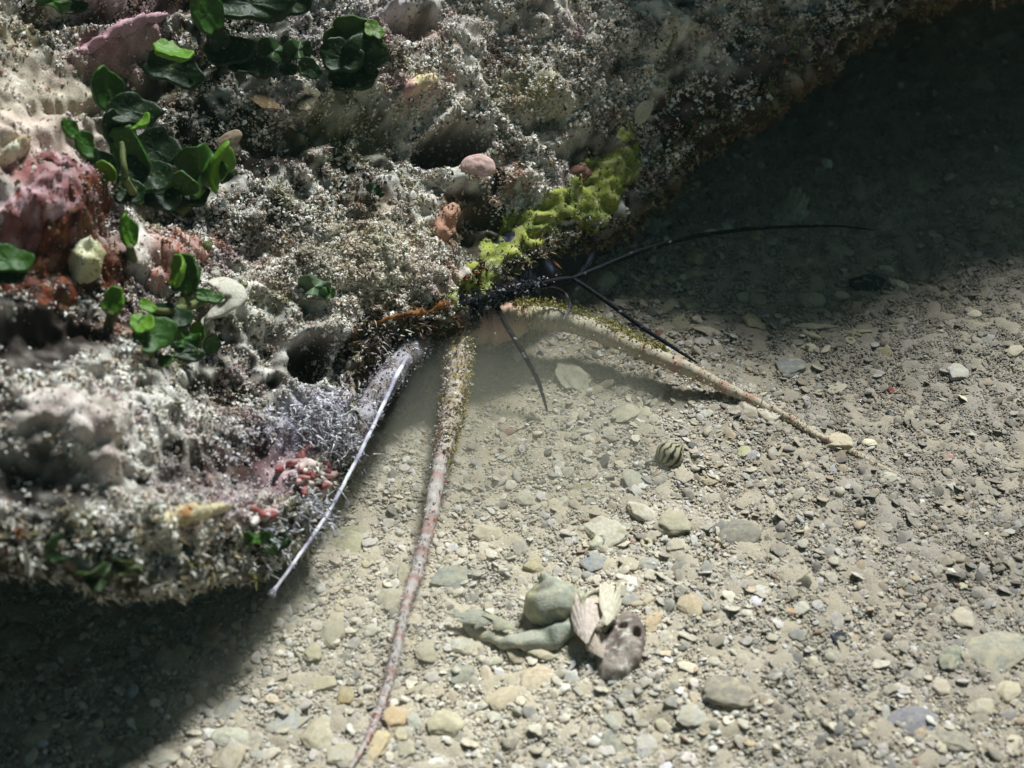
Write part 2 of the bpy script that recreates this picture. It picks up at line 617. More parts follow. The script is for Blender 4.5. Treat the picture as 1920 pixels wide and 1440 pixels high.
def mat_leaf():
    m, nt, b = new_mat("alga_leaf")
    oi = nt.nodes.new("ShaderNodeObjectInfo")
    tc, n, r = grain(nt, 420, .65, 1.3, 5)
    base = mul(nt, oi.outputs["Color"], r.outputs[0])
    geo = nt.nodes.new("ShaderNodeNewGeometry")
    v = nt.nodes.new("ShaderNodeTexNoise")                    # specks of silt and tiny epiphytes
    v.inputs["Scale"].default_value = 620
    v.inputs["Detail"].default_value = 3
    nt.links.new(geo.outputs["Position"], v.inputs["Vector"])
    vr = nt.nodes.new("ShaderNodeMapRange")
    vr.inputs[1].default_value, vr.inputs[2].default_value = .60, .72
    vr.inputs[4].default_value = .55
    nt.links.new(v.outputs["Fac"], vr.inputs[0])
    dx = nt.nodes.new("ShaderNodeMix")
    dx.data_type = 'RGBA'
    nt.links.new(vr.outputs[0], dx.inputs[0])
    nt.links.new(base, dx.inputs[6])
    dx.inputs[7].default_value = (*lin((132, 140, 92)), 1)
    base = dx.outputs[2]
    bp = nt.nodes.new("ShaderNodeBump")
    bp.inputs["Strength"].default_value = .5
    bp.inputs["Distance"].default_value = .0006
    nt.links.new(v.outputs["Fac"], bp.inputs["Height"])
    nt.links.new(bp.outputs[0], b.inputs["Normal"])
    nt.links.new(base, b.inputs["Base Color"])
    b.inputs["Roughness"].default_value = .5
    b.inputs["Specular IOR Level"].default_value = .3
    tr = nt.nodes.new("ShaderNodeBsdfTranslucent")
    nt.links.new(base, tr.inputs["Color"])
    mx = nt.nodes.new("ShaderNodeMixShader")
    mx.inputs[0].default_value = .16
    nt.links.new(b.outputs[0], mx.inputs[1])
    nt.links.new(tr.outputs[0], mx.inputs[2])
    nt.links.new(mx.outputs[0], nt.nodes["Material Output"].inputs[0])
    return m


M_LEAF = mat_leaf()

# ------------------------------------------------------------------ the sea bed
def core_axis(a, b, step, far, n_out):
    core = np.arange(a, b, step)
    g = np.geomspace(step * 3, far, n_out)
    return np.concatenate([a - g[::-1], core, b + g])


X = core_axis(-.30, .40, .0019, 30, 46)
Y = np.concatenate([-.21 - np.geomspace(.004, 30, 46)[::-1], np.arange(-.21, .05, .0018), np.arange(.05, .46, .0028), .46 + np.geomspace(.006, 30, 46)])
XX, YY = np.meshgrid(X, Y, indexing='ij')
ZZ = bed_h(XX.ravel(), YY.ravel())
PV = np.stack([XX.ravel(), YY.ravel(), ZZ], 1)
fine = np.exp(-np.maximum(np.hypot(PV[:, 0], PV[:, 1]) - .45, 0) / .1)
murk = np.exp(-(((PV[:, 0] - _scour[0]) / .075) ** 2 + ((PV[:, 1] - _scour[1]) / .06) ** 2))
PV[:, 2] += fine * (1 - .6 * murk) * (.0016 * perlin(PV / .0075 + 2) + .0009 * perlin(PV / .0032 + 5))
c1, c2, c3 = lin((164, 152, 134)), lin((136, 126, 114)), lin((152, 142, 132))
m1 = sstep(-.5, .5, fbm(PV, .05, 3, 41))[:, None]
m2 = sstep(-.2, .6, fbm(PV, .012, 2, 42))[:, None]
sand_c = (c1 * m1 + c3 * (1 - m1)) * (1 - .55 * m2) + c2 * .55 * m2
sand_c = sand_c * (1 - .5 * murk[:, None]) + lin((158, 148, 118)) * .5 * murk[:, None]
_bright = ground0(900, 1130)
w = (.7 * np.exp(-(((PV[:, 0] - _bright[0]) / .10) ** 2 + ((PV[:, 1] - _bright[1]) / .09) ** 2)))[:, None]      # cream rubble, brightened further to paint in the pool of light
sand_c = sand_c * (1 - w) + lin((214, 200, 174)) * w
link("sand_bed", mesh_np("sand_bed", PV, grid_faces(len(X), len(Y)), sand_c), M_SAND)
tag(bpy.data.objects["sand_bed"], kind='structure')

# grit: everything too small to pick apart, one object
GRAIN_COLS = lin([(222, 210, 190), (234, 228, 220), (208, 194, 170), (190, 178, 162), (176, 168, 160), (216, 204, 196), (164, 148, 130),
                  (204, 180, 150), (140, 136, 132), (104, 98, 92), (160, 112, 94), (66, 66, 70), (224, 218, 226)])
GRAIN_P = np.array([.17, .10, .15, .15, .10, .09, .07, .07, .05, .02, .006, .012, .012])
GRAIN_P /= GRAIN_P.sum()


def in_view(P, pad=.06):
    d = P - CAM
    z = d @ FWD
    return (np.abs(d @ RIGHT / z / TAN) < 1 + pad) & (np.abs(d @ UP / z / TAN) < .75 + pad) & (z > 0)


def bed_points(n, rng, coarse=False):
    P = np.stack([rng.uniform(-.30, .42, n), rng.uniform(-.21, .55, n), np.zeros(n)], 1)
    P[:, 2] = bed_h(P[:, 0], P[:, 1])
    keep = in_view(P)
    mk = np.exp(-(((P[:, 0] - _scour[0]) / .065) ** 2 + ((P[:, 1] - _scour[1]) / .05) ** 2))
    keep &= rng.random(n) > .8 * mk
    keep &= rng.random(n) < np.clip(1.15 - P[:, 1] * 1.4, .25, 1)
    if coarse:                                                # the open sand to the right is finer
        keep &= rng.random(n) < np.clip(1.0 - .75 * sstep(.05, .2, P[:, 0] + .25 * P[:, 1]) * sstep(-.10, .02, P[:, 1]), 0, 1)
    return P[keep]


r_ = np.random.default_rng(31)
gp, gs, gc = [], [], []
for n, lo, hi, pw in ((700000, .0005, .0011, 1.6), (85000, .0011, .0021, 1.9), (13000, .0020, .0042, 2.2), (19000, .0016, .0052, 2.2)):
    P = bed_points(n, r_, lo > .001)
    sz = lo + (hi - lo) * r_.random(len(P)) ** pw
    P[:, 2] += (sz * r_.uniform(-.25, .26, len(P)) + .0002) if n != 19000 else (.0003 + .0006 * r_.random(len(P)))
    w = np.exp(-(((P[:, 0] - _bright[0]) / .11) ** 2 + ((P[:, 1] - _bright[1]) / .09) ** 2))[:, None]
    ci = r_.choice(len(GRAIN_COLS), len(P), p=GRAIN_P)
    cc = GRAIN_COLS[ci] * r_.uniform(.62, .92, (len(P), 1))
    cc = cc * (1 - .42 * w) + lin((226, 216, 200)) * .42 * w  # grains lightened for the same painted pool of light
    patch = sstep(-.4, .4, fbm(P, .03, 2, 77))[:, None]
    cc = cc * (.86 + .2 * patch)
    grey = (.55 * sstep(.02, .2, P[:, 0]) * sstep(-.25, -.04, P[:, 1] + .2 * P[:, 0]))[:, None]      # greyer open sand, darkened to paint the light's falloff rightward
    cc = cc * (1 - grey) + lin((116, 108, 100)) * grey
    gp.append(P)
    gs.append(sz[:, None] * np.stack([r_.uniform(.9, 1.6, len(P)), r_.uniform(.8, 1.15, len(P)), r_.uniform(.3, .7, len(P)) if n != 19000 else r_.uniform(.14, .3, len(P))], 1))
    gc.append(cc)
gp = np.vstack(gp)
flat = np.stack([.35 * r_.normal(size=len(gp)), .35 * r_.normal(size=len(gp)), np.ones(len(gp))], 1)
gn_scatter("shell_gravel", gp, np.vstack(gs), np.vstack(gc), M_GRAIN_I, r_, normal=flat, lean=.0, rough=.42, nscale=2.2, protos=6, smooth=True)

# ------------------------------------------------------------------ the rock
STEP = .00098
S_core = np.arange(-.345, .40, STEP)
S = np.concatenate([-.345 - np.geomspace(.002, .9, 26)[::-1], S_core, .40 + np.geomspace(.002, .9, 26)])
T0 = lip_t(S)
TOP = np.full(len(S), .33)
NF = 285
q = np.linspace(1, 0, NF)                                     # from the top of the face down to the lip
rows_P, rows_N, rows_st = [], [], []
pt0 = face_pt(S, T0)
top_pt = face_pt(S, TOP)
for dh, dz in ((.5, -.6), (.46, -.1), (.36, -.015), (.22, -.002), (.11, .01), (.05, .008)):
    rows_P.append(top_pt - N_H * dh + np.array([0, 0, dz]))
    rows_N.append(np.broadcast_to(np.array([0, 0, 1.0]), top_pt.shape))
    rows_st.append((S, TOP + dh))
for qq in q:
    t = T0 + (TOP - T0) * qq
    rows_P.append(face_pt(S, t))
    rows_N.append(np.broadcast_to(N_F, top_pt.shape))
    rows_st.append((S, t))
RC = .010                                                     # the lip turns under round this radius
ctr = pt0 - N_F * RC
for a in np.linspace(0, 1, 18)[1:]:
    an = math.radians(90 - FT * 180 / math.pi) - a * math.radians(140)     # angle of the normal in the (N_H, z) plane
    nrm = N_H * math.cos(an) + np.array([0, 0, math.sin(an)])
    rows_P.append(ctr + nrm * RC)
    rows_N.append(np.broadcast_to(nrm, top_pt.shape))
    rows_st.append((S, T0 - .0015 - a * .02))
last = rows_P[-1]
nrm = np.array([0, 0, -1.0])
for k, a in enumerate(np.linspace(0, 1, 52)[1:]):
    d = .20 * a ** 1.25
    rise = .020 * math.sin(min(1.0, a * 1.6) * math.pi) - .10 * max(0.0, a - .62) / .38
    rows_P.append(last - N_H * d + np.array([0, 0, rise]))
    rows_N.append(np.broadcast_to(nrm, top_pt.shape))
    rows_st.append((S, T0 - .022 - d))
RP = np.stack(rows_P, 1).reshape(-1, 3)
RN = np.stack(rows_N, 1).reshape(-1, 3)
Rs = np.stack([a for a, b in rows_st], 1).ravel()
Rt = np.stack([b for a, b in rows_st], 1).ravel()
taper = sstep(.45, 1.2, np.abs(Rs - .02))
hgt = relief(RP, Rs, Rt)
RV = RP + RN * hgt[:, None]
RV[:, 2] -= taper * (.05 + .3 * np.maximum(RV[:, 2], 0))
NR = len(rows_P)

# colours of the living skin, plus shade painted into holes and along the lip
PALE, DARK, BROWN = lin((212, 206, 198)), lin((36, 31, 27)), lin((92, 72, 56))
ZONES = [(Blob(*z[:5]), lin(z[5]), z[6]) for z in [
    (845, 280, 64, 38, -12, (20, 18, 16), .95), (575, 682, 42, 46, 20, (22, 20, 18), .95),  # the two deep holes get their darkness painted in
    (80, 190, 190, 110, -20, (190, 176, 158), .8), (230, 70, 110, 34, -24, (176, 128, 136), .75), (40, 60, 60, 40, 0, (168, 156, 122), .6),
    (60, 280, 120, 50, 0, (206, 184, 172), .75), (250, 330, 70, 40, 0, (190, 160, 150), .5), (100, 390, 110, 80, 0, (176, 140, 148), .85),
    (130, 440, 80, 70, 20, (130, 58, 34), .75), (60, 460, 70, 50, 0, (112, 52, 30), .8), (40, 340, 50, 30, 0, (120, 50, 40), .7),
    (100, 620, 140, 70, 0, (48, 36, 32), .85), (210, 480, 50, 60, 0, (96, 36, 24), .7), (110, 780, 110, 60, 20, (188, 174, 166), .9),
    (180, 850, 50, 70, 0, (190, 180, 168), .85), (60, 900, 90, 70, 0, (40, 36, 36), .8), (450, 860, 160, 70, -10, (76, 52, 50), .7),
    (600, 800, 90, 70, 0, (186, 182, 204), .7), (560, 890, 70, 50, 0, (190, 150, 156), .6), (340, 980, 170, 60, 0, (192, 186, 170), .7),
    (310, 480, 50, 45, 0, (176, 104, 92), .7), (680, 480, 170, 100, 0, (196, 182, 152), .6), (840, 420, 34, 55, 25, (190, 132, 102), .6),
    (740, 600, 110, 16, -14, (130, 84, 34), .9), (690, 640, 90, 34, -20, (44, 32, 30), .9), (840, 545, 40, 30, 0, (140, 70, 40), .5),
    (640, 95, 120, 90, 0, (54, 66, 34), .7), (460, 110, 120, 60, 0, (44, 52, 30), .7), (560, 230, 120, 50, 0, (92, 88, 60), .5),
    (660, 240, 110, 60, 0, (94, 96, 54), .5), (1010, 170, 230, 120, -20, (182, 168, 150), .6), (880, 60, 200, 60, 0, (178, 166, 158), .6),
    (770, 185, 60, 40, 0, (182, 130, 132), .6), (980, 190, 60, 30, 30, (150, 148, 74), .5), (1120, 320, 60, 60, 0, (84, 58, 44), .6),
    (900, 420, 70, 60, -30, (58, 50, 36), .8), (1290, 200, 90, 50, -35, (66, 34, 24), .8), (1430, 130, 130, 50, -35, (58, 30, 22), .9),  # red-brown skin of the right lip, its shade painted in
    (1180, 290, 60, 50, -35, (84, 40, 28), .7), (1560, 40, 110, 50, -35, (52, 34, 26), .9), (1350, 40, 130, 50, -30, (150, 138, 112), .4),
    (780, 100, 60, 50, 0, (150, 112, 104), .4), (250, 560, 90, 50, 0, (70, 46, 38), .6), (560, 600, 50, 40, 0, (60, 76, 60), .5),
    (200, 1030, 110, 40, 0, (70, 84, 50), .5), (440, 1040, 90, 30, 0, (84, 92, 76), .5)]]
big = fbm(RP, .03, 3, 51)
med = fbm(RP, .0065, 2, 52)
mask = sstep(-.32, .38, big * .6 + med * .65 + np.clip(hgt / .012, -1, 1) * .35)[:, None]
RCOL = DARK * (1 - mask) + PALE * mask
m = (sstep(.1, .6, fbm(RP, .02, 2, 53)) * .5)[:, None]
RCOL = RCOL * (1 - m) + BROWN * m
ragged = 1 + .45 * fbm(RP, .012, 2, 55)
for bl, c, k in ZONES:
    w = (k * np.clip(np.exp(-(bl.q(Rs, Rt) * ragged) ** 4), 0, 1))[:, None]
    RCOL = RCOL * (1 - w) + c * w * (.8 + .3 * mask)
under = sstep(.004, -.012, Rt - lip_t(Rs))[:, None] * (.45 + .55 * sstep(-.09, -.05, Rs))[:, None]  # shade painted below the lip as dark brown
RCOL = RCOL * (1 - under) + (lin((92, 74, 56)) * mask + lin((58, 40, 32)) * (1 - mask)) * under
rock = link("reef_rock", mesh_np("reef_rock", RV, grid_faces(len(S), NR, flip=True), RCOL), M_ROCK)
tag(rock, "big overhanging reef rock crusted with algae, turf and sponge above the sand", "rock")

# unseen ledge added above the picture, shaped to shade the sand's far right
EDGE = smooth_path([(.04, .32, .19), (.098, .198, .21), (.147, .184, .25), (.195, .186, .285), (.245, .208, .31), (.31, .244, .34), (.38, .282, .36), (.465, .35, .37), (.64, .46, .36)], 90)
rowsL = []
for dn, dz in ((.5, -.35), (.4, -.02), (.25, .0), (.12, -.005), (.05, -.012), (.015, -.018), (0, -.01), (-.006, .01), (.0, .03), (.02, .05), (.06, .07), (.14, .09), (.28, .10), (.45, .05), (.5, -.35)):
    rowsL.append(EDGE + np.array([0, dn, dz]))
LV = np.stack(rowsL, 1).reshape(-1, 3)
LV = LV + .022 * np.stack([fbm(LV, .12, 3, 91), fbm(LV, .12, 3, 92), fbm(LV, .12, 3, 93)], 1) + .006 * np.stack([fbm(LV, .02, 2, 94), fbm(LV, .02, 2, 95), fbm(LV, .02, 2, 96)], 1)
mL = sstep(-.3, .4, fbm(LV, .05, 3, 97))[:, None]
link("shade_ledge", mesh_np("shade_ledge", LV, grid_faces(90, len(rowsL)), PALE * mL + BROWN * (1 - mL)), M_ROCK, rock)

# ------------------------------------------------------------------ turf on the rock: pale silted crumbs and tufts over the dark skin
r_ = np.random.default_rng(61)


def face_points(n, rng):
    s = rng.uniform(-.345, .39, n)
    t = lip_t(s) - .004 + rng.random(n) * (.335 - lip_t(s))
    P = face_pt(s, t)
    keep = in_view(P + N_F * .004, .04)
    return s[keep], t[keep]


SPARSE = [(Blob(*z[:4]), z[4]) for z in [(70, 200, 200, 120, .85), (100, 390, 120, 90, .95), (130, 470, 110, 80, .95), (100, 620, 130, 70, .9),
          (110, 780, 110, 55, .85), (180, 850, 45, 70, .8), (845, 280, 62, 36, 1.0), (575, 680, 40, 42, 1.0), (250, 70, 120, 40, .8), (60, 900, 90, 60, .8),
          (230, 480, 60, 60, .8), (920, 420, 60, 45, .7), (1450, 130, 150, 40, .8), (1280, 220, 80, 40, .75), (690, 645, 80, 26, .55), (240, 150, 150, 30, .8), (450, 865, 170, 62, .72), (330, 725, 130, 45, .6), (690, 250, 100, 55, .5), (520, 285, 90, 36, .6),
          (1100, 290, 70, 46, .65), (300, 300, 150, 80, .6), (560, 600, 46, 36, .5), (880, 385, 60, 30, .5), (1230, 110, 60, 30, .4),
          (885, 535, 44, 44, .9), (965, 455, 60, 40, .9), (1050, 395, 70, 44, .9), (1120, 355, 70, 50, .9), (1160, 300, 45, 55, .8)]]
DENSE = [(Blob(*z[:4]), z[4]) for z in [(612, 660, 44, 80, 1.0), (680, 480, 190, 110, 1.0), (1010, 150, 260, 120, 1.0), (620, 800, 110, 90, .9), (560, 380, 120, 80, .7),
         (400, 900, 220, 130, .6), (350, 990, 160, 60, .7), (430, 430, 90, 60, .6)]]
PINK_Z = [(Blob(*z[:4]), lin(z[4])) for z in [(610, 650, 40, 70, (238, 230, 212)), (700, 500, 150, 80, (232, 222, 200)), (420, 900, 180, 60, (150, 140, 150)), (600, 800, 110, 80, (196, 194, 222)), (520, 840, 120, 80, (176, 174, 192)), (620, 60, 200, 60, (186, 176, 186)), (560, 900, 80, 60, (206, 176, 184)),
          (690, 660, 90, 40, (150, 148, 160)), (320, 480, 60, 50, (196, 150, 140)), (960, 200, 60, 40, (170, 164, 100)), (660, 230, 120, 70, (168, 164, 118))]]
tufts = []
base = np.array([lin((236, 230, 222)), lin((242, 240, 236)), lin((216, 209, 200)), lin((184, 164, 138)), lin((206, 184, 176)), lin((124, 112, 84)), lin((100, 82, 60)), lin((66, 54, 42)), lin((84, 92, 58))])
pr = np.array([.25, .21, .18, .11, .07, .06, .05, .04, .03])


def turf_points(n, rng, contrast):
    s, t = face_points(n, rng)
    Pb = face_pt(s, t)
    den = .40 + .55 * fbm(Pb, .026, 2, 63) + contrast * fbm(Pb, .0062, 2, 64)
    for bl, k in DENSE: den = den + k * .45 * bl.w(s, t)
    for bl, k in SPARSE: den = den * (1 - k * np.exp(-bl.q(s, t) ** 4))
    k = rng.random(len(s)) < np.clip(den, 0, 1) ** 1.3
    s, t = s[k], t[k]
    P = skin(s, t)
    cc = base[rng.choice(len(base), len(s), p=pr / pr.sum())] * rng.uniform(.8, 1.12, (len(s), 1))
    for sd, c, lo in ((101, (112, 80, 60), .22), (102, (178, 150, 158), .28), (103, (138, 136, 92), .30), (104, (88, 70, 62), .24), (105, (170, 120, 96), .40)):
        w = (.8 * sstep(lo, lo + .3, fbm(P, .03, 3, sd)))[:, None] * (.3 + .7 * rng.random((len(s), 1)))
        cc = cc * (1 - w) + lin(c) * w
    for bl, c in PINK_Z:
        w = (.75 * np.exp(-bl.q(s, t) ** 4))[:, None] * rng.random((len(s), 1))
        cc = cc * (1 - w) + c * w
    return P, cc, np.clip(den[k], 0, 1.2)


P, cc, den = turf_points(900000, r_, .85)
sz = .0003 + .0011 * r_.random(len(P)) ** 3
P = P + N_F * (r_.random(len(P)) ** 2 * .0022 * den)[:, None]
gn_scatter("silted_turf", P, sz[:, None] * r_.uniform(.5, 1.7, (len(P), 3)), cc, M_CRUMB_I, r_, rock, None, 2, .85, 2.4, 8, smooth=False)
P, cc, den = turf_points(110000, r_, .7)
tufts.append(scatter_mesh("turf", SPK_V, SPK_F, P, .0006 + .0017 * r_.random(len(P)) ** 2, cc, r_, (.8, .8, 1.0), .22, np.broadcast_to(N_F, P.shape)))
rows = np.arange(6 + NF - 6, 6 + NF + 17 + 14)                # the lip and the first of its underside wear tufts as well
cols = np.where((S > -.345) & (S < .39))[0]
idx = r_.choice(cols, 26000) * NR + r_.choice(rows, 26000)
P, Nn = RV[idx], RN[idx]
k = (fbm(P, .014, 2, 67) + r_.normal(0, .25, len(P))) > -.05
P, Nn = P[k], Nn[k]
pal = lin([(168, 156, 128), (140, 128, 100), (96, 84, 60), (72, 50, 36), (58, 48, 34), (104, 106, 60), (128, 84, 56)])
cc = pal[r_.choice(len(pal), len(P), p=[.14, .15, .2, .18, .15, .1, .08])] * r_.uniform(.7, 1.1, (len(P), 1))
sl = (P - P0) @ E_S
w = (sstep(-.05, -.09, sl) * (r_.random(len(P)) < .6))[:, None]
cc = cc * (1 - w) + lin((206, 200, 190)) * w * r_.uniform(.7, 1.1, (len(P), 1))
tufts.append(scatter_mesh("turf", SPK_V, SPK_F, P, .0008 + .0020 * r_.random(len(P)) ** 2, cc, r_, (1, 1, 1.2), .22, Nn))
bmj = bmesh.new()
for me in tufts: bmj.from_mesh(me)
tm = bpy.data.meshes.new("turf")
bmj.to_mesh(tm)
bmj.free()
tag(link("turf", tm, M_CRUMB, rock), kind='stuff')

# ------------------------------------------------------------------ growths on the rock
def crust(name, blobs, h_scale, color_fn, label, cat, group=None, step=.0011, noise=.0013, pores=0.0, mat=None, seed=0, ragged_edge=.22):
    """A growth moulded over the rock's skin: one closed mesh."""
    B = [(Blob(*b[:5]), b[5]) for b in blobs]
    st = np.array([b.c for b, h in B])
    rad = max(max(b[2], b[3]) for b in blobs) * .00034
    s = np.arange(st[:, 0].min() - rad, st[:, 0].max() + rad, step)
    t = np.arange(st[:, 1].min() - rad, st[:, 1].max() + rad, step)
    SS, TT = [a.ravel() for a in np.meshgrid(s, t, indexing='ij')]
    P = face_pt(SS, TT)
    rag = 1 + ragged_edge * fbm(P, .010, 2, 70 + seed)
    k = np.zeros(len(SS))
    for b, h in B:
        v = h * np.sqrt(np.clip(1 - (b.q(SS, TT) * rag) ** 2, 0, 1))
        k = np.maximum(k, v) + .25 * np.minimum(k, v)
    on = k > 0
    base = skin(SS, TT) if False else P + N_F * relief(P, SS, np.maximum(TT, lip_t(SS) - .004))[:, None]
    nz = noise * (perlin(P / .0058 + seed) + .7 * perlin(P / .0030 + seed + 3) + .5 * perlin(P / .0016 + seed + 5))
    pit = np.zeros(len(SS))
    if pores:
        pit = sstep(.42, .62, perlin(P / .0058 + 7 + seed)) * pores
    V = base + N_F * np.where(on, k * h_scale - .001 + nz - pit, -.004)[:, None]
    col = color_fn(P, np.where(k.max() > 0, k / k.max(), 0), pit)
    F = grid_faces(len(s), len(t))
    F = F[on[F].any(1)]
    used = np.unique(F)
    mp = np.full(len(V), -1)
    mp[used] = np.arange(len(used))
    nb = len(used)
    Vt, Vb = V[used], base[used] - N_F * .004
    VV = np.vstack([Vt, Vb])
    Fm = mp[F]
    FF = np.vstack([Fm, Fm[:, ::-1] + nb])
    o = link(name, mesh_np(name, VV, FF, np.vstack([col[used], col[used]])), mat or M_CRUST)
    rg = np.random.default_rng(500 + seed)
    pick = rg.choice(used[on[used]], min(2600, int(on.sum() * .6)))
    P2 = V[pick] + rg.normal(size=(len(pick), 3)) * .0004
    gn_scatter("crust_grains", P2, (.0003 + .0008 * rg.random(len(pick)) ** 2.2)[:, None] * rg.uniform(.6, 1.4, (len(pick), 3)),
               (col[pick] * .6 + lin((206, 196, 178)) * .4 * rg.random((len(pick), 1))) * rg.uniform(.7, 1.15, (len(pick), 1)), M_CRUMB_I, rg, o, None, 2, .5, 2.4, 3)
    return tag(o, label, cat, group)


def two_tone(a, b, scale=.008, seed=1, third=None):
    a, b = lin(a), lin(b)

    def fn(P, k, pit):
        m = sstep(-.35, .45, fbm(P, scale, 3, seed))[:, None]
        c = a * m + b * (1 - m)
        if third is not None:
            w = sstep(.15, .5, fbm(P, scale * .6, 2, seed + 5))[:, None]
            c = c * (1 - w) + lin(third) * w
        return c
    return fn


crust("sponge", [(872, 548, 34, 30, 0, .006), (900, 520, 34, 40, 0, .007), (945, 462, 40, 34, 0, .009), (985, 445, 40, 34, 0, .009), (1010, 412, 50, 34, -20, .008),
                 (1060, 385, 55, 36, -25, .009), (1105, 365, 60, 42, -30, .010), (1145, 325, 46, 48, -40, .008), (1175, 285, 34, 46, -20, .006), (1120, 402, 40, 26, -20, .007)],
      .34, two_tone((150, 156, 64), (106, 116, 46), .007, 3, (180, 178, 116)), "lumpy yellow-green sponge along the rock's lower lip above the dark antennules", "sponge", pores=.0025, seed=2, noise=.0008, ragged_edge=.5)
crust("sponge", [(130, 440, 60, 44, 20, .004), (70, 450, 60, 40, 0, .003), (170, 380, 46, 40, 30, .004), (60, 500, 40, 34, 0, .003), (210, 500, 30, 40, 0, .003), (120, 540, 60, 30, 0, .003)],
      .8, two_tone((112, 50, 28), (58, 26, 20), .005, 5, (104, 70, 40)), "rusty orange-red sponge spread under the pink lumps at the rock's left edge", "sponge", seed=4)
crust("sponge", [(335, 455, 26, 18, 10, .004), (370, 470, 26, 22, 30, .004), (300, 520, 26, 22, 0, .004), (318, 488, 30, 26, 0, .005)],
      .8, two_tone((180, 112, 92), (200, 166, 156), .0035, 7, (128, 56, 48)), "small orange and pink mottled sponge just above a single oval green leaf", "sponge", seed=5)
crust("coralline_crust", [(50, 385, 50, 26, -20, .004), (90, 410, 46, 30, 10, .005), (60, 445, 34, 24, 0, .004), (120, 340, 46, 20, 20, .004), (160, 350, 30, 20, 0, .003), (88, 318, 36, 16, 0, .003), (120, 455, 24, 20, 0, .003), (30, 420, 30, 22, 0, .004), (160, 395, 22, 16, 0, .003)],
      1.0, two_tone((184, 152, 158), (128, 82, 84), .006, 9, (104, 42, 26)), "knobbly lilac-pink coralline crust with rust between its lumps, by the green fronds", "coralline alga", seed=6)
crust("coralline_crust", [(235, 52, 80, 15, -24, .005), (180, 78, 44, 13, -20, .004), (290, 30, 40, 13, -20, .004)],
      1.0, two_tone((196, 156, 168), (170, 128, 140), .010, 11), "smooth pink coralline ridge above the furrows in the rock's top corner", "coralline alga", seed=7)
crust("encrusting_coral", [(165, 492, 30, 34, 0, .008), (150, 480, 20, 20, 0, .006)], 1.0, two_tone((206, 204, 176), (188, 182, 140), .010, 13),
      "rounded cream knob rimmed dark red among the rust-orange sponge", "coral", seed=8)
crust("encrusting_coral", [(24, 302, 26, 16, -10, .006), (10, 310, 18, 14, 0, .005)], 1.0, two_tone((214, 208, 186), (200, 180, 150), .010, 15),
      "cream blob on a dark red hollow at the rock's far edge above the pink crust", "coral", seed=9)
crust("coralline_crust", [(838, 418, 22, 34, 25, .005), (826, 445, 18, 16, 0, .004), (850, 395, 16, 20, 0, .004)], 1.0, two_tone((190, 148, 124), (166, 122, 102), .006, 17),
      "peach coloured flap of crust midway down the sunny rock face", "coralline alga", seed=10)
crust("coralline_crust", [(765, 182, 22, 18, -20, .005), (748, 190, 12, 14, 0, .006), (785, 172, 18, 14, 0, .004)], 1.0, two_tone((200, 150, 150), (222, 206, 160), .008, 19),
      "pink lump with a cream tip beside the dark green cushion", "coralline alga", seed=11)
crust("coralline_crust", [(1090, 322, 22, 18, 0, .006)], 1.0, two_tone((132, 92, 84), (96, 60, 54), .008, 21),
      "round brownish-pink knob next to the yellow-green sponge", "coralline alga", seed=12)
crust("brown_crust", [(690, 612, 34, 7, -18, .004), (735, 600, 40, 8, -10, .005), (785, 590, 40, 9, -8, .005), (820, 580, 20, 10, 0, .005), (665, 626, 18, 10, -40, .004)], .9,
      two_tone((140, 88, 34), (92, 60, 26), .006, 23), "orange-brown rim of crust along the rock's lip left of the lobster", "alga", seed=13)
crust("coralline_crust", [(640, 100, 10, 10, 0, .003), (660, 60, 46, 12, -10, .003), (720, 40, 40, 16, -20, .004)], .8, two_tone((196, 186, 196), (176, 164, 168), .008, 25),
      "pale lilac crust edging the top of the dark green cushion", "coralline alga", seed=14)
crust("encrusting_coral", [(110, 770, 70, 34, 20, .004), (160, 815, 60, 34, 40, .004), (190, 880, 30, 40, 10, .004), (60, 745, 40, 24, 20, .003)], .9,
      two_tone((206, 194, 188), (176, 160, 154), .009, 27), "smooth pale pinkish-grey crust on the low shoulder at the rock's left", "coral", seed=15)
crust("encrusting_coral", [(340, 978, 60, 20, -4, .005), (300, 995, 34, 14, 0, .004), (385, 968, 30, 16, 0, .005)], .9,
      two_tone((206, 196, 160), (186, 172, 140), .010, 29, (170, 120, 70)), "cream yellow crust with tan patches near the rock's bottom edge", "coral", seed=16)
crust("white_barnacle", [(597, 727, 11, 11, 0, .006), (606, 735, 8, 8, 0, .005)], 1.0, two_tone((236, 234, 228), (222, 218, 208), .01, 31),
      "tiny bright white barnacle below the round dark hole", "barnacle", seed=17, step=.0006, noise=.0003)


# ------------------------------------------------------------------ shapes shared by alike pieces
def ico(sub=3):
    bm = bmesh.new()
    bmesh.ops.create_icosphere(bm, subdivisions=sub, radius=.5)
    V = np.array([v.co for v in bm.verts])
    F = np.array([[v.index for v in f.verts] for f in bm.faces])
    bm.free()
    return V, F


def make_chip(seed, angular=True):
    rng = np.random.default_rng(900 + seed)
    V, F = ico(4)
    if True:
        for k in range(9 if angular else 12):
            d = rng.normal(size=3) * (1, 1, .7)
            d /= np.linalg.norm(d)
            h = rng.uniform(.26, .42) if angular else rng.uniform(.34, .46)
            x = V @ d
            V = V - np.outer(np.maximum(x - h, 0) * .96, d)
    V = V * (1 + (.18 if angular else .20) * fbm(V + seed * 3.1, .40, 2)[:, None] + .07 * perlin(V / .11 + seed)[:, None] + .035 * perlin(V / .045 + seed)[:, None])
    V -= (V.max(0) + V.min(0)) / 2
    return mesh_np("rubble", V / (V.max(0) - V.min(0)), F, smooth=True)


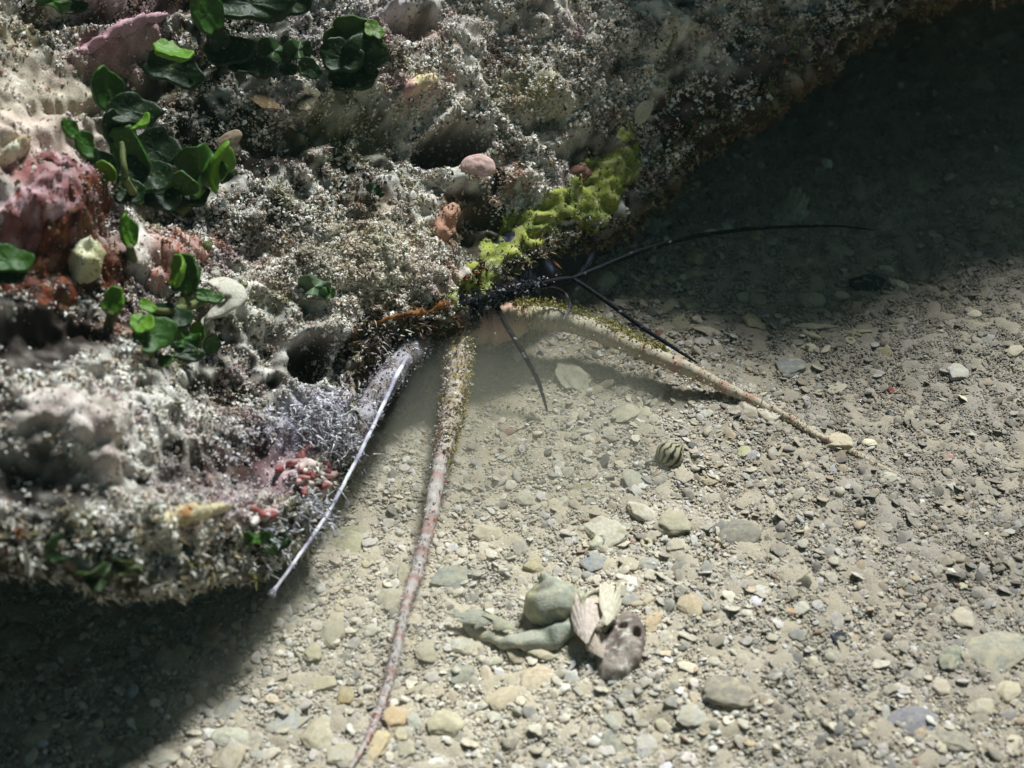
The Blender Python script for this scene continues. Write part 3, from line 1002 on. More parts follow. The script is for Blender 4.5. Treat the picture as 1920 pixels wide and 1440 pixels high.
def revolve(prof, n=32, wob=.05, seed=0, rib=0.0, nrib=0):
    prof = np.asarray(prof, float)
    th = np.linspace(0, 2 * math.pi, n, endpoint=False)
    rng = np.random.default_rng(seed + 50)
    w = 1 + wob * (np.cos(th * 2 + rng.uniform(0, 6)) + .7 * np.cos(th * 3 + rng.uniform(0, 6)) + .4 * np.cos(th * 7 + rng.uniform(0, 6)))
    r = prof[None, :, 0] * w[:, None]
    if nrib:
        r = r * (1 + rib * np.cos(th * nrib)[:, None])
    V = np.stack([r * np.cos(th)[:, None], r * np.sin(th)[:, None], np.broadcast_to(prof[None, :, 1], r.shape)], -1).reshape(-1, 3)
    return V, grid_faces(n, len(prof), wrap_u=True)


def make_disc(seed):
    """Low worn shell disc: rounded rim, growth rings, shallow dome."""
    p = [(.001, .5), (.10, .49), (.12, .44), (.2, .44), (.22, .40), (.31, .38), (.33, .33), (.41, .28), (.46, .16), (.5, 0), (.47, -.2), (.38, -.3), (.001, -.3)]
    V, F = revolve(p, 36, .045, seed)
    V[:, 2] += .10 * perlin(V / .22 + seed) + .04 * perlin(V / .08 + seed)
    return mesh_np("shell_disc", V, F)


def make_valve(seed):
    """A broken fan of clam shell: curved, ribbed, with a torn edge and real thickness."""
    rng = np.random.default_rng(seed + 300)
    na, nr = 30, 12
    a = np.linspace(-1.05, 1.05, na)
    edge = 1 + .14 * np.sin(a * 5 + rng.uniform(0, 6)) + .10 * np.sin(a * 11 + rng.uniform(0, 6)) + .05 * rng.normal(size=na)
    r = np.linspace(.04, 1, nr)
    A, R = np.meshgrid(a, r, indexing='ij')
    R = R * edge[:, None]
    x, y = R * np.sin(A) * .62, R * np.cos(A) - .5
    z = .42 * (1 - R ** 2 * .9) - .30 * (x * 1.3) ** 2 + .022 * np.cos(A * 22) * R + .02 * np.sin(R * 26)
    top = np.stack([x, y, z], -1).reshape(-1, 3)
    bot = top - np.array([0, 0, .07])
    F = grid_faces(na, nr)
    n = len(top)
    rim = [i * nr + nr - 1 for i in range(na)]
    rim = [0 * nr + k for k in range(nr)] + rim[1:] + [(na - 1) * nr + k for k in range(nr - 2, -1, -1)] + [i * nr for i in range(na - 2, 0, -1)]
    rim = np.array(rim)
    nx = np.roll(rim, -1)
    F = np.vstack([F, F[:, ::-1] + n, np.stack([rim, nx, nx + n, rim + n], 1)])
    V = np.vstack([top, bot])
    V -= (V.max(0) + V.min(0)) / 2
    return mesh_np("shell_fragment", V / (V.max(0) - V.min(0)), F)


def make_stick(seed):
    rng = np.random.default_rng(seed + 400)
    n = 22
    x = np.linspace(-.5, .5, n)
    C = np.stack([x, .10 * np.sin(x * 4 + rng.uniform(0, 6)) , .06 * np.sin(x * 5 + rng.uniform(0, 6))], 1)
    R = .42 * (1 + .16 * np.sin(x * 17 + rng.uniform(0, 6)) + .08 * rng.normal(size=n)) * np.clip(1.25 - np.abs(x) ** 6 * 30, .6, 1)
    V, F = tube_arrays(C * (1, 3, 3), R, 12)
    V += .06 * np.stack([perlin(V / .2 + seed), perlin(V / .2 + 5 + seed), perlin(V / .2 + 9 + seed)], 1)
    V -= (V.max(0) + V.min(0)) / 2
    V = V / (V.max(0) - V.min(0))
    return mesh_np("coral_stick", V, quads_to_tris(F))


def make_ring(seed):
    th = np.linspace(0, 2 * math.pi, 24, endpoint=False)
    C = np.stack([.34 * np.cos(th), .34 * np.sin(th), 0 * th], 1)
    V, F = tube_arrays(C, .17 + .02 * np.cos(th * 3 + seed), 10, closed=True, squash=1.5)
    V += .02 * perlin(V / .15)[:, None]
    return mesh_np("shell_bead", V / (V.max(0) - V.min(0)), F)


SHAPES = {'chip': [make_chip(k) for k in range(8)], 'pebble': [make_chip(20 + k, False) for k in range(6)], 'disc': [make_disc(k) for k in range(4)],
          'valve': [make_valve(k) for k in range(5)], 'stick': [make_stick(k) for k in range(5)], 'ring': [make_ring(0)]}
NAMES = {'chip': 'rubble_chip', 'pebble': 'pebble', 'disc': 'shell_disc', 'valve': 'shell_fragment', 'stick': 'coral_stick', 'ring': 'shell_bead'}
CATS = {'chip': 'rubble', 'pebble': 'pebble', 'disc': 'shell', 'valve': 'shell', 'stick': 'coral', 'ring': 'shell'}
for kk, vv in SHAPES.items():
    for me in vv:
        me.materials.append(M_PIECE)
_count = {}
PLACED = []                                                    # (x, y, radius) of every piece already on the bed


def piece(kind, px, py, w, h, rot, rgb, label, thick=.5, tilt=(0, 0), sink=.30, mat=None, group=None, variant=None, at=None, name=None, cat=None):
    """One loose piece lying on the bed; size given as it looks from the camera, turned into real length and width where it lies."""
    p = ground(px, py) if at is None else np.asarray(at, float)
    v = p - CAM
    dep = -v[2] / np.linalg.norm(v)
    k = mpp(p)
    L, W = w * k, h * k / (dep * .75 + .25)
    T = thick * min(L, W)
    rr = math.radians(rot)
    yaw = math.atan2(math.sin(rr) / dep, math.cos(rr))
    _count[kind] = _count.get(kind, 0) + 1
    ms = SHAPES[kind]
    me = ms[(_count[kind] if variant is None else variant) % len(ms)]
    o = bpy.data.objects.new(name or NAMES[kind], me)
    if mat is not None:
        o.material_slots[0].link = 'OBJECT'
        o.material_slots[0].material = mat
    COL.objects.link(o)
    o.scale = (L, W, T)
    o.rotation_euler = (math.radians(tilt[0]), math.radians(tilt[1]), yaw)
    o.location = (p[0], p[1], p[2] + T * (.5 - sink))
    o.color = (*lin(rgb), 1)
    PLACED.append((p[0], p[1], .5 * max(L, W), o))
    return tag(o, label, cat or CATS[kind], group)


def tube_obj(name, pts, mat, parent, color_fn, n=120, sides=12, wob=0.0, ring=0.0, nring=0, base=(0, 0, 0), squash=None):
    """pts: rows of x, y, z, radius."""
    q = smooth_path(pts, n)
    C, R = q[:, :3] - np.asarray(base), np.maximum(q[:, 3], 1e-5)
    u = np.linspace(0, 1, n)
    if nring:
        R = R * (1 + ring * (np.abs(np.sin(u * nring * math.pi)) - .5))
    V, F = tube_arrays(C, R, sides, squash=squash)
    if wob:
        V = V + wob * np.stack([perlin(V / .006), perlin(V / .006 + 7), perlin(V / .006 + 13)], 1)
    uu = np.concatenate([np.repeat(u, sides), [0, 1]])
    o = link(name, mesh_np(name, V, quads_to_tris(F), color_fn(uu, V)), mat, parent)
    return o, C, R


# ------------------------------------------------------------------ the lobster under the ledge
def G(px, py, lift, r):
    p = ground(px, py, 0)
    d = ray(px, py)
    z = p[2] + lift
    q = CAM + d * ((z - CAM[2]) / d[2])
    z = float(bed_h(q[0], q[1])[0]) + lift
    q = CAM + d * ((z - CAM[2]) / d[2])
    return (*q, r)


LB = np.array(ground(900, 640))
lob = empty("spiny_lobster", LB, "dark spiny lobster hiding under the rock with only antennae and legs showing", "lobster")


def band_color(light, red, other, nb, seed, olive_until):
    light, red, other = lin(light), lin(red), lin(other)

    def fn(u, V):
        n1 = fbm(V, .004, 3, seed)
        z = np.stack([u * nb * .8, 0 * u, 0 * u], 1) + seed
        ph = (u ** .85 * nb + .45 * perlin(z)) % 1
        m = (sstep(.14, .0, np.abs(ph - .5) - .05 - .08 * perlin(z + 9) + .22 * n1) * (.75 + .25 * perlin(z + 4)) * sstep(.25, .5, u))[:, None]
        c = light * (1 - m) + red * m
        w = (sstep(olive_until + .12, olive_until - .1, u) * sstep(-.4, .3, n1 + .1))[:, None]
        return c * (1 - w) + other * w
    return fn


ANT_L = [G(*a) for a in [(842, 585, .026, .0058), (848, 615, .027, .0066), (856, 655, .027, .0064), (858, 705, .026, .0056), (850, 760, .024, .0050), (838, 820, .021, .0043),
         (822, 890, .017, .0037), (803, 990, .013, .0031), (783, 1065, .010, .0028), (760, 1140, .008, .0025), (745, 1210, .0065, .0021), (725, 1290, .005, .0017),
         (706, 1345, .004, .0015), (688, 1390, .003, .0012), (655, 1445, .002, .0009)]]
ANT_R = [G(*a) for a in [(935, 606, .023, .0080), (965, 602, .022, .0072), (990, 596, .021, .0064), (1050, 601, .019, .0060), (1120, 622, .016, .0053), (1200, 656, .013, .0045), (1290, 692, .010, .0038),
         (1350, 722, .0046, .0030), (1420, 756, .0030, .0025), (1480, 785, .0018, .0021), (1530, 815, .0012, .0018), (1590, 845, .0008, .0015), (1640, 870, .0004, .0012), (1700, 900, -.0002, .0008)]]
ant = []
for pts, nm, sd, ol, cols in ((ANT_L, 130, 3, .34, ((188, 178, 174), (164, 118, 106), (146, 126, 86))), (ANT_R, 120, 4, .16, ((184, 172, 152), (174, 128, 112), (156, 148, 106)))):
    pts = [(*p_[:3], p_[3] * .82) for p_ in pts]
    o, C, R = tube_obj("antenna", pts, M_LOBSTER, lob, band_color(cols[0], cols[1], cols[2], 21, sd, ol), 300, 14, .0006, .16, 74, LB)
    ant.append((o, C, R))


def fuzz(parent, name, C, R, n, u_rng, pal, size, rng, side=None, spread=1.0):
    """Sand grains and algal threads clinging to a limb."""
    i = rng.uniform(u_rng[0], u_rng[1], n) * (len(C) - 1)
    j = i.astype(int)
    T = np.gradient(C, axis=0)[j]
    T /= np.linalg.norm(T, axis=1)[:, None]
    d = rng.normal(size=(n, 3))
    if side is not None:
        d = d * .6 + np.asarray(side)
    d -= T * (d * T).sum(1)[:, None]
    d /= np.linalg.norm(d, axis=1)[:, None]
    P = C[j] + d * (R[j] * (1 + spread * .35 * rng.random(n) ** 2))[:, None] + rng.normal(size=(n, 3)) * .0003
    sz = size[0] + (size[1] - size[0]) * rng.random(n) ** 2
    pal = lin(pal)
    cc = pal[rng.integers(0, len(pal), n)] * rng.uniform(.75, 1.15, (n, 1))
    h = n // 2
    ms = [scatter_mesh(name, SPK_V, SPK_F, P[:h], sz[:h] * 1.2, cc[:h], rng, (.6, .6, 1.4), .2, d[:h]), scatter_mesh(name, OCT_V, OCT_F, P[h:], sz[h:] * .8, cc[h:], rng)]
    b = bmesh.new()
    for m in ms: b.from_mesh(m)
    me = bpy.data.meshes.new(name)
    b.to_mesh(me)
    b.free()
    return tag(link(name, me, M_CRUMB, parent), kind='stuff')


r_ = np.random.default_rng(81)
(oL, CL, RL), (oR, CR, RR) = ant
GREY_SAND = [(214, 206, 200), (190, 176, 160), (170, 150, 130), (146, 124, 96), (206, 190, 188), (120, 100, 70)]
OLIVE = [(150, 142, 70), (130, 122, 56), (170, 162, 100), (116, 110, 56), (190, 180, 140)]
fuzz(oL, "clinging_sand", CL, RL, 2600, (.02, .40), GREY_SAND, (.0003, .0010), r_)
fuzz(oL, "clinging_sand", CL, RL, 2000, (.34, .95), [(214, 206, 206), (196, 160, 150), (176, 100, 86), (224, 220, 222)], (.0002, .0006), r_)
fuzz(oL, "algal_film", CL, RL, 800, (.06, .42), OLIVE, (.0003, .0010), r_, (1, .2, .2), 1.4)
fuzz(oR, "clinging_sand", CR, RR, 2400, (.0, .97), [(206, 196, 170), (190, 176, 140), (214, 206, 190), (170, 130, 110)], (.0002, .0007), r_)
fuzz(oR, "algal_film", CR, RR, 2400, (.08, .42), OLIVE, (.0003, .0011), r_, (.25, .9, .5), 2.2)

NAVY, WHITE = lin((14, 14, 22)), lin((180, 178, 186))


def dark_spots(pale_from=2.0, amount=.56):
    def fn(u, V):
        w = sstep(amount, amount + .15, perlin(V / .0016))[:, None]
        c = NAVY * (1 - w) + WHITE * w
        p = sstep(pale_from, pale_from + .15, u)[:, None]
        return c * (1 - p) + lin((170, 164, 176)) * p
    return fn


b, C, R = tube_obj("antennule", [G(*a) for a in [(822, 584, .040, .0016), (850, 577, .041, .0030), (890, 566, .041, .0030), (925, 556, .040, .0024), (965, 545, .039, .0021), (1000, 534, .039, .0019), (1076, 523, .038, .0013)]],
                   M_DARK, lob, dark_spots(), 90, 10, .0005, .25, 6, LB)
fuzz(b, "bristles", C, R, 700, (.05, .9), [(20, 20, 30), (36, 34, 44), (60, 58, 66), (150, 146, 150)], (.0004, .0014), r_, None, 1.5)
fuzz(b, "clinging_sand", C, R, 110, (.1, .95), [(206, 200, 190), (160, 150, 140), (40, 40, 56)], (.0002, .0006), r_)
for pts in ([(1070, 524, .038, .0012), (1130, 500, .037, .00125), (1200, 471, .035, .0012), (1290, 446, .033, .0010), (1400, 430, .030, .0009), (1500, 425, .027, .0007), (1570, 424, .024, .0005), (1640, 431, .021, .0003)],
            [(1070, 523, .038, .0010), (1085, 530, .037, .0011), (1130, 560, .033, .00112), (1200, 611, .026, .0010), (1260, 650, .020, .0008), (1308, 681, .015, .0004)]):
    tube_obj("flagellum", [G(*a) for a in pts], M_DARK, b, dark_spots(), 150, 8, .0001, .15, 60, LB)
b, C, R = tube_obj("antennule", [G(*a) for a in [(836, 596, .036, .0020), (868, 586, .038, .0032), (900, 574, .038, .0028), (928, 562, .038, .0018)]],
                   M_DARK, lob, dark_spots(), 60, 10, .0005, .25, 4, LB)
fuzz(b, "bristles", C, R, 500, (.05, .9), [(20, 20, 30), (36, 34, 44), (60, 58, 66), (150, 146, 150)], (.0004, .0014), r_, None, 1.5)
fuzz(b, "clinging_sand", C, R, 80, (.1, .95), [(206, 200, 190), (160, 150, 140), (40, 40, 56)], (.0002, .0006), r_)
tube_obj("flagellum", [G(*a) for a in [(924, 560, .037, .0013), (948, 608, .031, .0012), (980, 660, .024, .0011), (1005, 706, .017, .0010), (1018, 742, .011, .0008), (1026, 772, .006, .0004)]], M_DARK, b, dark_spots(amount=.44), 110, 8, .0001, .15, 44, LB)
tube_obj("flagellum", [G(*a) for a in [(926, 566, .037, .0010), (955, 559, .037, .0012), (990, 548, .036, .0011), (1030, 540, .034, .0010), (1058, 550, .031, .0008), (1068, 575, .027, .0007), (1056, 600, .023, .0004)]], M_DARK, b, dark_spots(.66), 110, 8, .0001, .15, 44, LB)


def body_col(u, V):
    w = sstep(.30, .55, fbm(V, .010, 2, 7))[:, None]
    return lin((34, 36, 46)) * (1 - w) + lin((176, 176, 222)) * w


o, C, R = tube_obj("body", [G(*a) for a in [(888, 590, .020, .006), (905, 575, .020, .012), (940, 540, .021, .017), (990, 490, .022, .020), (1060, 425, .022, .021), (1140, 360, .02, .019), (1230, 300, .018, .016), (1320, 250, .014, .013), (1400, 205, .010, .010)]],
                   M_DARK, lob, body_col, 140, 22, .002, .05, 16, LB)
o, C, R = tube_obj("peduncle", [G(*a) for a in [(868, 600, .021, .007), (895, 606, .022, .0098), (918, 606, .023, .0086), (930, 606, .023, .0098), (955, 603, .022, .0082), (985, 596, .021, .0064)]], M_LOBSTER, lob,
                   lambda u, V: lin((196, 150, 138)) * (1 - sstep(-.3, .4, fbm(V, .007, 2, 9)))[:, None] + lin((186, 172, 136)) * sstep(-.3, .4, fbm(V, .007, 2, 9))[:, None], 70, 18, .0008, .10, 3, LB)
fuzz(o, "clinging_sand", C, R, 700, (.2, 1), [(190, 180, 150), (160, 150, 120), (206, 190, 170), (40, 42, 40)], (.0002, .0007), r_)
eye, _, _ = tube_obj("eye", [G(*a) for a in [(826, 596, .026, .0012), (822, 606, .028, .0026), (820, 616, .027, .0022), (818, 624, .026, .0006)]], M_LOBSTER, lob, lambda u, V: np.broadcast_to(lin((88, 56, 30)), (len(u), 3)), 20, 12, 0, 0, 0, LB)


def leg_col(a, bb, seed):
    def fn(u, V):
        m = sstep(-.3, .35, fbm(V, .008, 3, seed))[:, None]
        return lin(a) * m + lin(bb) * (1 - m)
    return fn


LEG = [G(*a) for a in [(845, 612, .024, .0048), (808, 628, .030, .0054), (770, 655, .033, .0054), (738, 695, .033, .0050), (708, 737, .032, .0047), (678, 785, .029, .0044), (652, 832, .025, .0038), (632, 868, .021, .0028)]]
leg, C, R = tube_obj("walking_leg", LEG, M_LOBSTER, lob, leg_col((176, 170, 178), (122, 110, 108), 12), 120, 14, .0012, .10, 5, LB)
fuzz(leg, "hair", C, R, 2400, (.05, 1), [(196, 192, 204), (170, 166, 176), (150, 142, 142), (120, 108, 102), (210, 208, 216)], (.0003, .0009), r_, None, 1.4)
tip, C, R = tube_obj("leg_tip", [G(*a) for a in [(762, 672, .040, .0009), (744, 705, .040, .00085), (725, 745, .039, .0008), (682, 836, .036, .00075), (642, 913, .033, .0007), (608, 973, .030, .0007), (560, 1043, .028, .00065), (520, 1099, .026, .0006), (511, 1111, .026, .0013), (508, 1116, .026, .0006)]],
                     M_LOBSTER, leg, leg_col((226, 224, 232), (160, 156, 176), 13), 180, 10, .0002, .18, 40, LB)
fuzz(tip, "clinging_sand", C, R, 260, (.1, 1), [(230, 228, 236), (196, 190, 200)], (.0001, .0004), r_)
leg, C, R = tube_obj("walking_leg", [G(*a) for a in [(850, 640, .014, .0050), (818, 676, .013, .0052), (785, 712, .010, .0048), (752, 752, .005, .0036), (728, 776, .002, .0022)]], M_LOBSTER, lob, leg_col((44, 48, 66), (120, 118, 124), 14), 80, 14, .0014, .12, 4, LB)
fuzz(leg, "hair", C, R, 700, (.05, 1), [(170, 170, 190), (60, 62, 84), (140, 134, 120)], (.0003, .0010), r_)
leg, C, R = tube_obj("walking_leg", [G(*a) for a in [(870, 636, .012, .0046), (905, 640, .012, .0044), (950, 634, .012, .0036), (985, 632, .010, .0026), (1010, 634, .007, .0010)]], M_LOBSTER, lob, leg_col((40, 40, 40), (130, 122, 100), 15), 80, 12, .0010, .12, 4, LB)
fuzz(leg, "hair", C, R, 300, (.05, 1), [(30, 32, 36), (160, 150, 120)], (.0003, .0008), r_)


# ------------------------------------------------------------------ green algae
def make_leaf(seed, ruffle=0.0, lobes=.085):
    rng = np.random.default_rng(seed + 600)
    n = 34
    th = np.linspace(0, 2 * math.pi, n, endpoint=False)
    out = .5 * (1 + lobes * (np.cos(2 * th + rng.uniform(0, 6)) + .8 * np.cos(3 * th + rng.uniform(0, 6)) + .5 * np.cos(5 * th + rng.uniform(0, 6)) + .35 * np.cos(9 * th + rng.uniform(0, 6))))
    out *= 1 - .22 * np.exp(-((np.angle(np.exp(1j * (th + math.pi / 2)))) / .5) ** 2)
    rr = np.array([.02, .3, .55, .75, .88, .96, 1.0, .96, .88, .75, .55, .3, .02])
    zz = np.array([.075, .075, .07, .066, .055, .04, 0, -.04, -.055, -.066, -.07, -.075, -.075]) * .95
    r = rr[None] * out[:, None]
    x, y = r * np.cos(th)[:, None], r * np.sin(th)[:, None]
    cup = .45 * (x ** 2 + y ** 2) + ruffle * .42 * rr[None] ** 2 * np.sin(3 * th + 1)[:, None] + ruffle * .25 * np.sin(7 * x + 2)
    V = np.stack([x, y, zz[None] + cup], -1).reshape(-1, 3)
    V[:, 2] += .035 * perlin(V / .16 + seed) + .014 * perlin(V / .06 + seed)
    me = mesh_np("leaf", V, grid_faces(n, len(rr), wrap_u=True, flip=True))
    me.materials.append(M_LEAF)
    return me


LEAVES = [make_leaf(0, .04, .07), make_leaf(1, .1, .09), make_leaf(2, .45, .11), make_leaf(3, .12, .10)]


def leaf(root, px, py, w, h, rot=0, tilt=12, turn=0, lift=.008, rgb=(52, 96, 22), v=0):
    p = skin_px(px, py, lift)
    k = mpp(p)
    vz = (CAM - p) / np.linalg.norm(CAM - p)
    vx = RIGHT - vz * np.dot(RIGHT, vz)
    vx /= np.linalg.norm(vx)
    B = np.stack([vx, np.cross(vz, vx), vz], 1)
    M = Matrix(B.tolist()) @ Matrix.Rotation(math.radians(rot), 3, 'Z') @ Matrix.Rotation(math.radians(turn), 3, 'Y') @ Matrix.Rotation(math.radians(tilt), 3, 'X')
    ct, cy = max(.35, math.cos(math.radians(tilt))), max(.35, math.cos(math.radians(turn)))
    M = M.to_4x4()
    M.translation = Vector(p) - root.location
    o = bpy.data.objects.new("leaf", LEAVES[v])
    COL.objects.link(o)
    o.parent = root
    L = max(w, h) * k
    o.matrix_local = M @ Matrix.Diagonal((w * k / cy, h * k / ct, L * 1.25, 1))
    o.color = (*lin(rgb), 1)
    return o


def plant(px, py, label, leaves, stalks=(), name="green_alga"):
    root = empty(name, skin_px(px, py), label, "alga", "green algae on the rock")
    for lf in leaves: leaf(root, *lf[:4], **(lf[4] if len(lf) > 4 else {}))
    for pts in stalks:
        q = [(*skin_px(a, b_, c), r * 1.0) for a, b_, c, r in pts]
        tube_obj("stalk", q, M_CRUST, root, lambda u, V: lin((96, 104, 60)) * (.7 + .5 * u[:, None]), 30, 8, .0004, 0, 0, root.location)
    return root


DK, MD, BR = (22, 46, 14), (46, 84, 20), (92, 134, 30)
plant(265, 380, "largest clump of glossy green disc-leaved alga, climbing the pale rock",
      [(195, 166, 56, 88, dict(rot=12, turn=28, lift=.022, rgb=MD)), (247, 212, 98, 66, dict(rot=-12, tilt=-20, lift=.020, rgb=DK, v=1)), (210, 238, 46, 70, dict(rot=10, turn=30, lift=.016, rgb=DK)),
       (128, 242, 26, 46, dict(rot=38, turn=40, lift=.018, rgb=MD)), (155, 272, 34, 60, dict(rot=42, turn=35, lift=.017, rgb=MD, v=1)), (188, 312, 50, 80, dict(rot=30, turn=20, lift=.014, rgb=DK)),
       (202, 322, 34, 48, dict(rot=10, turn=-30, lift=.018, rgb=BR)), (255, 232, 56, 34, dict(rot=20, tilt=-45, lift=.022, rgb=BR)),
       (246, 285, 66, 110, dict(rot=8, turn=-25, lift=.012, rgb=MD, v=3)), (290, 285, 86, 90, dict(rot=-20, tilt=-15, lift=.010, rgb=DK, v=1)), (275, 335, 96, 80, dict(rot=10, tilt=-25, lift=.010, rgb=DK)),
       (290, 370, 90, 70, dict(rot=0, tilt=-30, lift=.006, rgb=DK, v=3)), (240, 360, 60, 60, dict(rot=0, tilt=-20, lift=.006, rgb=DK)),
       (372, 318, 84, 108, dict(rot=-8, turn=15, lift=.016, rgb=MD, v=2)), (404, 310, 30, 100, dict(rot=-6, turn=55, lift=.022, rgb=BR, v=1)), (345, 345, 50, 56, dict(rot=25, turn=-30, lift=.018, rgb=MD, v=3)), (420, 318, 44, 50, dict(rot=-40, tilt=-20, lift=.012, rgb=DK, v=2)),
       (355, 372, 70, 50, dict(rot=0, tilt=-35, lift=.008, rgb=DK, v=1))],
      [[(228, 268, .018, .0010), (232, 310, .018, .0013), (240, 345, .014, .0016), (262, 380, .0, .002)], [(380, 350, .012, .002), (350, 385, .004, .0026), (330, 400, -.002, .003)]])
plant(420, 110, "dark green alga with big overlapping discs at the rock's top edge",
      [(383, 26, 56, 90, dict(rot=28, turn=30, lift=.022, rgb=MD)), (470, 14, 150, 78, dict(rot=-6, tilt=-25, lift=.018, rgb=DK, v=1)), (540, 10, 90, 60, dict(rot=10, tilt=-20, lift=.014, rgb=DK)),
       (326, 132, 104, 78, dict(rot=-8, tilt=-18, lift=.020, rgb=DK, v=3)), (322, 104, 74, 26, dict(rot=-12, tilt=-62, lift=.024, rgb=BR)), (430, 100, 90, 64, dict(rot=10, tilt=-28, lift=.010, rgb=DK)),
       (470, 126, 90, 50, dict(rot=-10, tilt=-30, lift=.008, rgb=DK, v=1)), (405, 70, 40, 60, dict(rot=20, turn=30, lift=.014, rgb=DK)), (515, 100, 60, 46, dict(rot=0, tilt=-20, lift=.006, rgb=(40, 66, 26), v=2))],
      [[(400, 60, .014, .002), (415, 90, .008, .0024), (425, 115, -.002, .003)]])
plant(640, 120, "dense dark green cushion of small alga discs beside the pink lump",
      [(668, 70, 100, 74, dict(rot=-10, tilt=-10, lift=.012, rgb=(52, 78, 20), v=3)), (690, 95, 70, 80, dict(rot=30, turn=-20, lift=.012, rgb=DK, v=2)), (640, 110, 80, 70, dict(rot=0, tilt=-20, lift=.008, rgb=DK)),
       (625, 75, 46, 50, dict(rot=20, turn=30, lift=.010, rgb=(50, 72, 26))), (660, 150, 90, 60, dict(rot=0, tilt=-25, lift=.004, rgb=DK, v=1)), (700, 60, 40, 34, dict(rot=-20, tilt=-40, lift=.016, rgb=(80, 108, 26))),
       (560, 95, 50, 44, dict(rot=20, tilt=-10, lift=.008, rgb=(40, 66, 28), v=2)), (580, 130, 46, 40, dict(rot=-20, tilt=-10, lift=.008, rgb=(34, 54, 22))), (540, 130, 34, 30, dict(rot=0, tilt=-15, lift=.008, rgb=DK))])
plant(310, 640, "low green alga clump under the orange-pink sponge, with a pale curled blade behind",
      [(352, 518, 54, 84, dict(rot=-22, turn=-26, lift=.020, rgb=MD)), (338, 512, 22, 66, dict(rot=-26, turn=-60, lift=.024, rgb=BR)), (286, 630, 78, 78, dict(rot=10, turn=20, tilt=-15, lift=.014, rgb=MD, v=1)), (268, 610, 44, 40, dict(rot=20, tilt=-45, lift=.020, rgb=BR)),
       (276, 576, 34, 24, dict(rot=-20, tilt=-30, lift=.012, rgb=BR)), (372, 625, 30, 44, dict(rot=-20, turn=-20, lift=.012, rgb=BR)), (345, 640, 60, 50, dict(rot=0, tilt=-20, lift=.008, rgb=MD, v=2)), (395, 645, 30, 40, dict(rot=-10, turn=30, lift=.008, rgb=MD)),
       (310, 678, 30, 26, dict(rot=30, tilt=-30, lift=.008, rgb=MD)), (320, 600, 80, 50, dict(rot=0, tilt=-35, lift=.006, rgb=DK)), (390, 560, 54, 26, dict(rot=-8, tilt=-35, lift=.016, rgb=MD)), (340, 665, 80, 36, dict(rot=0, tilt=-25, lift=.004, rgb=DK, v=3))],
      [[(285, 582, .010, .0012), (320, 584, .012, .0016), (360, 572, .012, .0018), (392, 560, .012, .0014)], [(352, 545, .014, .002), (335, 590, .008, .0024), (320, 630, .0, .003)]])
plant(214, 590, "lone tilted oval green leaf among dark turf below the cream knob", [(215, 566, 40, 58, dict(rot=-34, turn=-20, lift=.014, rgb=(84, 130, 26)))], [[(208, 585, .010, .0014), (204, 610, -.001, .0018)]])
plant(240, 468, "single narrow bright green leaf hanging below the large clump", [(236, 434, 30, 70, dict(rot=16, turn=35, lift=.014, rgb=(76, 124, 24)))], [[(242, 462, .010, .0014), (250, 488, -.001, .0018)]])
plant(10, 530, "green leaf half out of view at the picture's edge below rusty sponge", [(18, 492, 84, 56, dict(rot=0, tilt=-30, lift=.018, rgb=MD)), (10, 515, 70, 50, dict(rot=0, tilt=-20, lift=.012, rgb=DK))])
plant(110, 12, "scrap of green alga at the top edge above the pink ridge", [(100, 8, 60, 30, dict(rot=-10, tilt=-20, lift=.010, rgb=MD, v=2)), (140, 16, 50, 26, dict(rot=10, tilt=-20, lift=.008, rgb=DK))])
plant(200, 1050, "dark green alga fringe hanging under the rock's bottom edge", [(190, 1072, 90, 40, dict(rot=10, tilt=30, lift=.001, rgb=(40, 56, 24), v=2)), (110, 1030, 60, 60, dict(rot=30, turn=20, lift=-.001, rgb=DK, v=3)), (240, 1062, 60, 30, dict(rot=-20, tilt=20, lift=.001, rgb=(60, 70, 30), v=2))])
plant(505, 1020, "small dark green tuft at the rock's low corner by the pale leg tip", [(505, 1022, 60, 46, dict(rot=-10, tilt=-10, lift=.004, rgb=(34, 60, 20), v=2)), (478, 1012, 40, 30, dict(rot=20, tilt=-20, lift=.006, rgb=(50, 84, 22), v=2)), (530, 1015, 30, 34, dict(rot=-20, tilt=0, lift=.003, rgb=DK, v=2))])
plant(690, 352, "tiny dark green sprig on the sunny middle of the rock face", [(700, 354, 26, 22, dict(rot=10, tilt=-10, lift=.006, rgb=(24, 52, 20), v=2)), (712, 362, 18, 18, dict(rot=-30, tilt=-10, lift=.006, rgb=(24, 52, 20), v=2))])
plant(590, 545, "grey-green downy alga patch above the round dark hole", [(590, 540, 60, 44, dict(rot=0, tilt=-10, lift=.004, rgb=(96, 116, 88), v=2)), (615, 550, 30, 26, dict(rot=20, tilt=0, lift=.005, rgb=(70, 104, 56), v=2))])

# pale curled blade
root = empty("curled_alga_blade", skin_px(430, 560), "pale speckled curled alga blade standing beside an oval green leaf", "alga")
q = [(*skin_px(a, b_, c), r) for a, b_, c, r in [(392, 535, .010, .0022), (415, 532, .013, .0040), (434, 545, .015, .0048), (438, 562, .015, .0046), (420, 578, .014, .0042), (396, 588, .013, .0036), (388, 602, .012, .0028), (396, 618, .008, .0018)]]
tube_obj("blade", q, M_CRUST, root, lambda u, V: lin((196, 190, 176)) * (1 - .7 * sstep(.45, .6, perlin(V / .0022)))[:, None], 60, 14, .0007, 0, 0, root.location, .35)

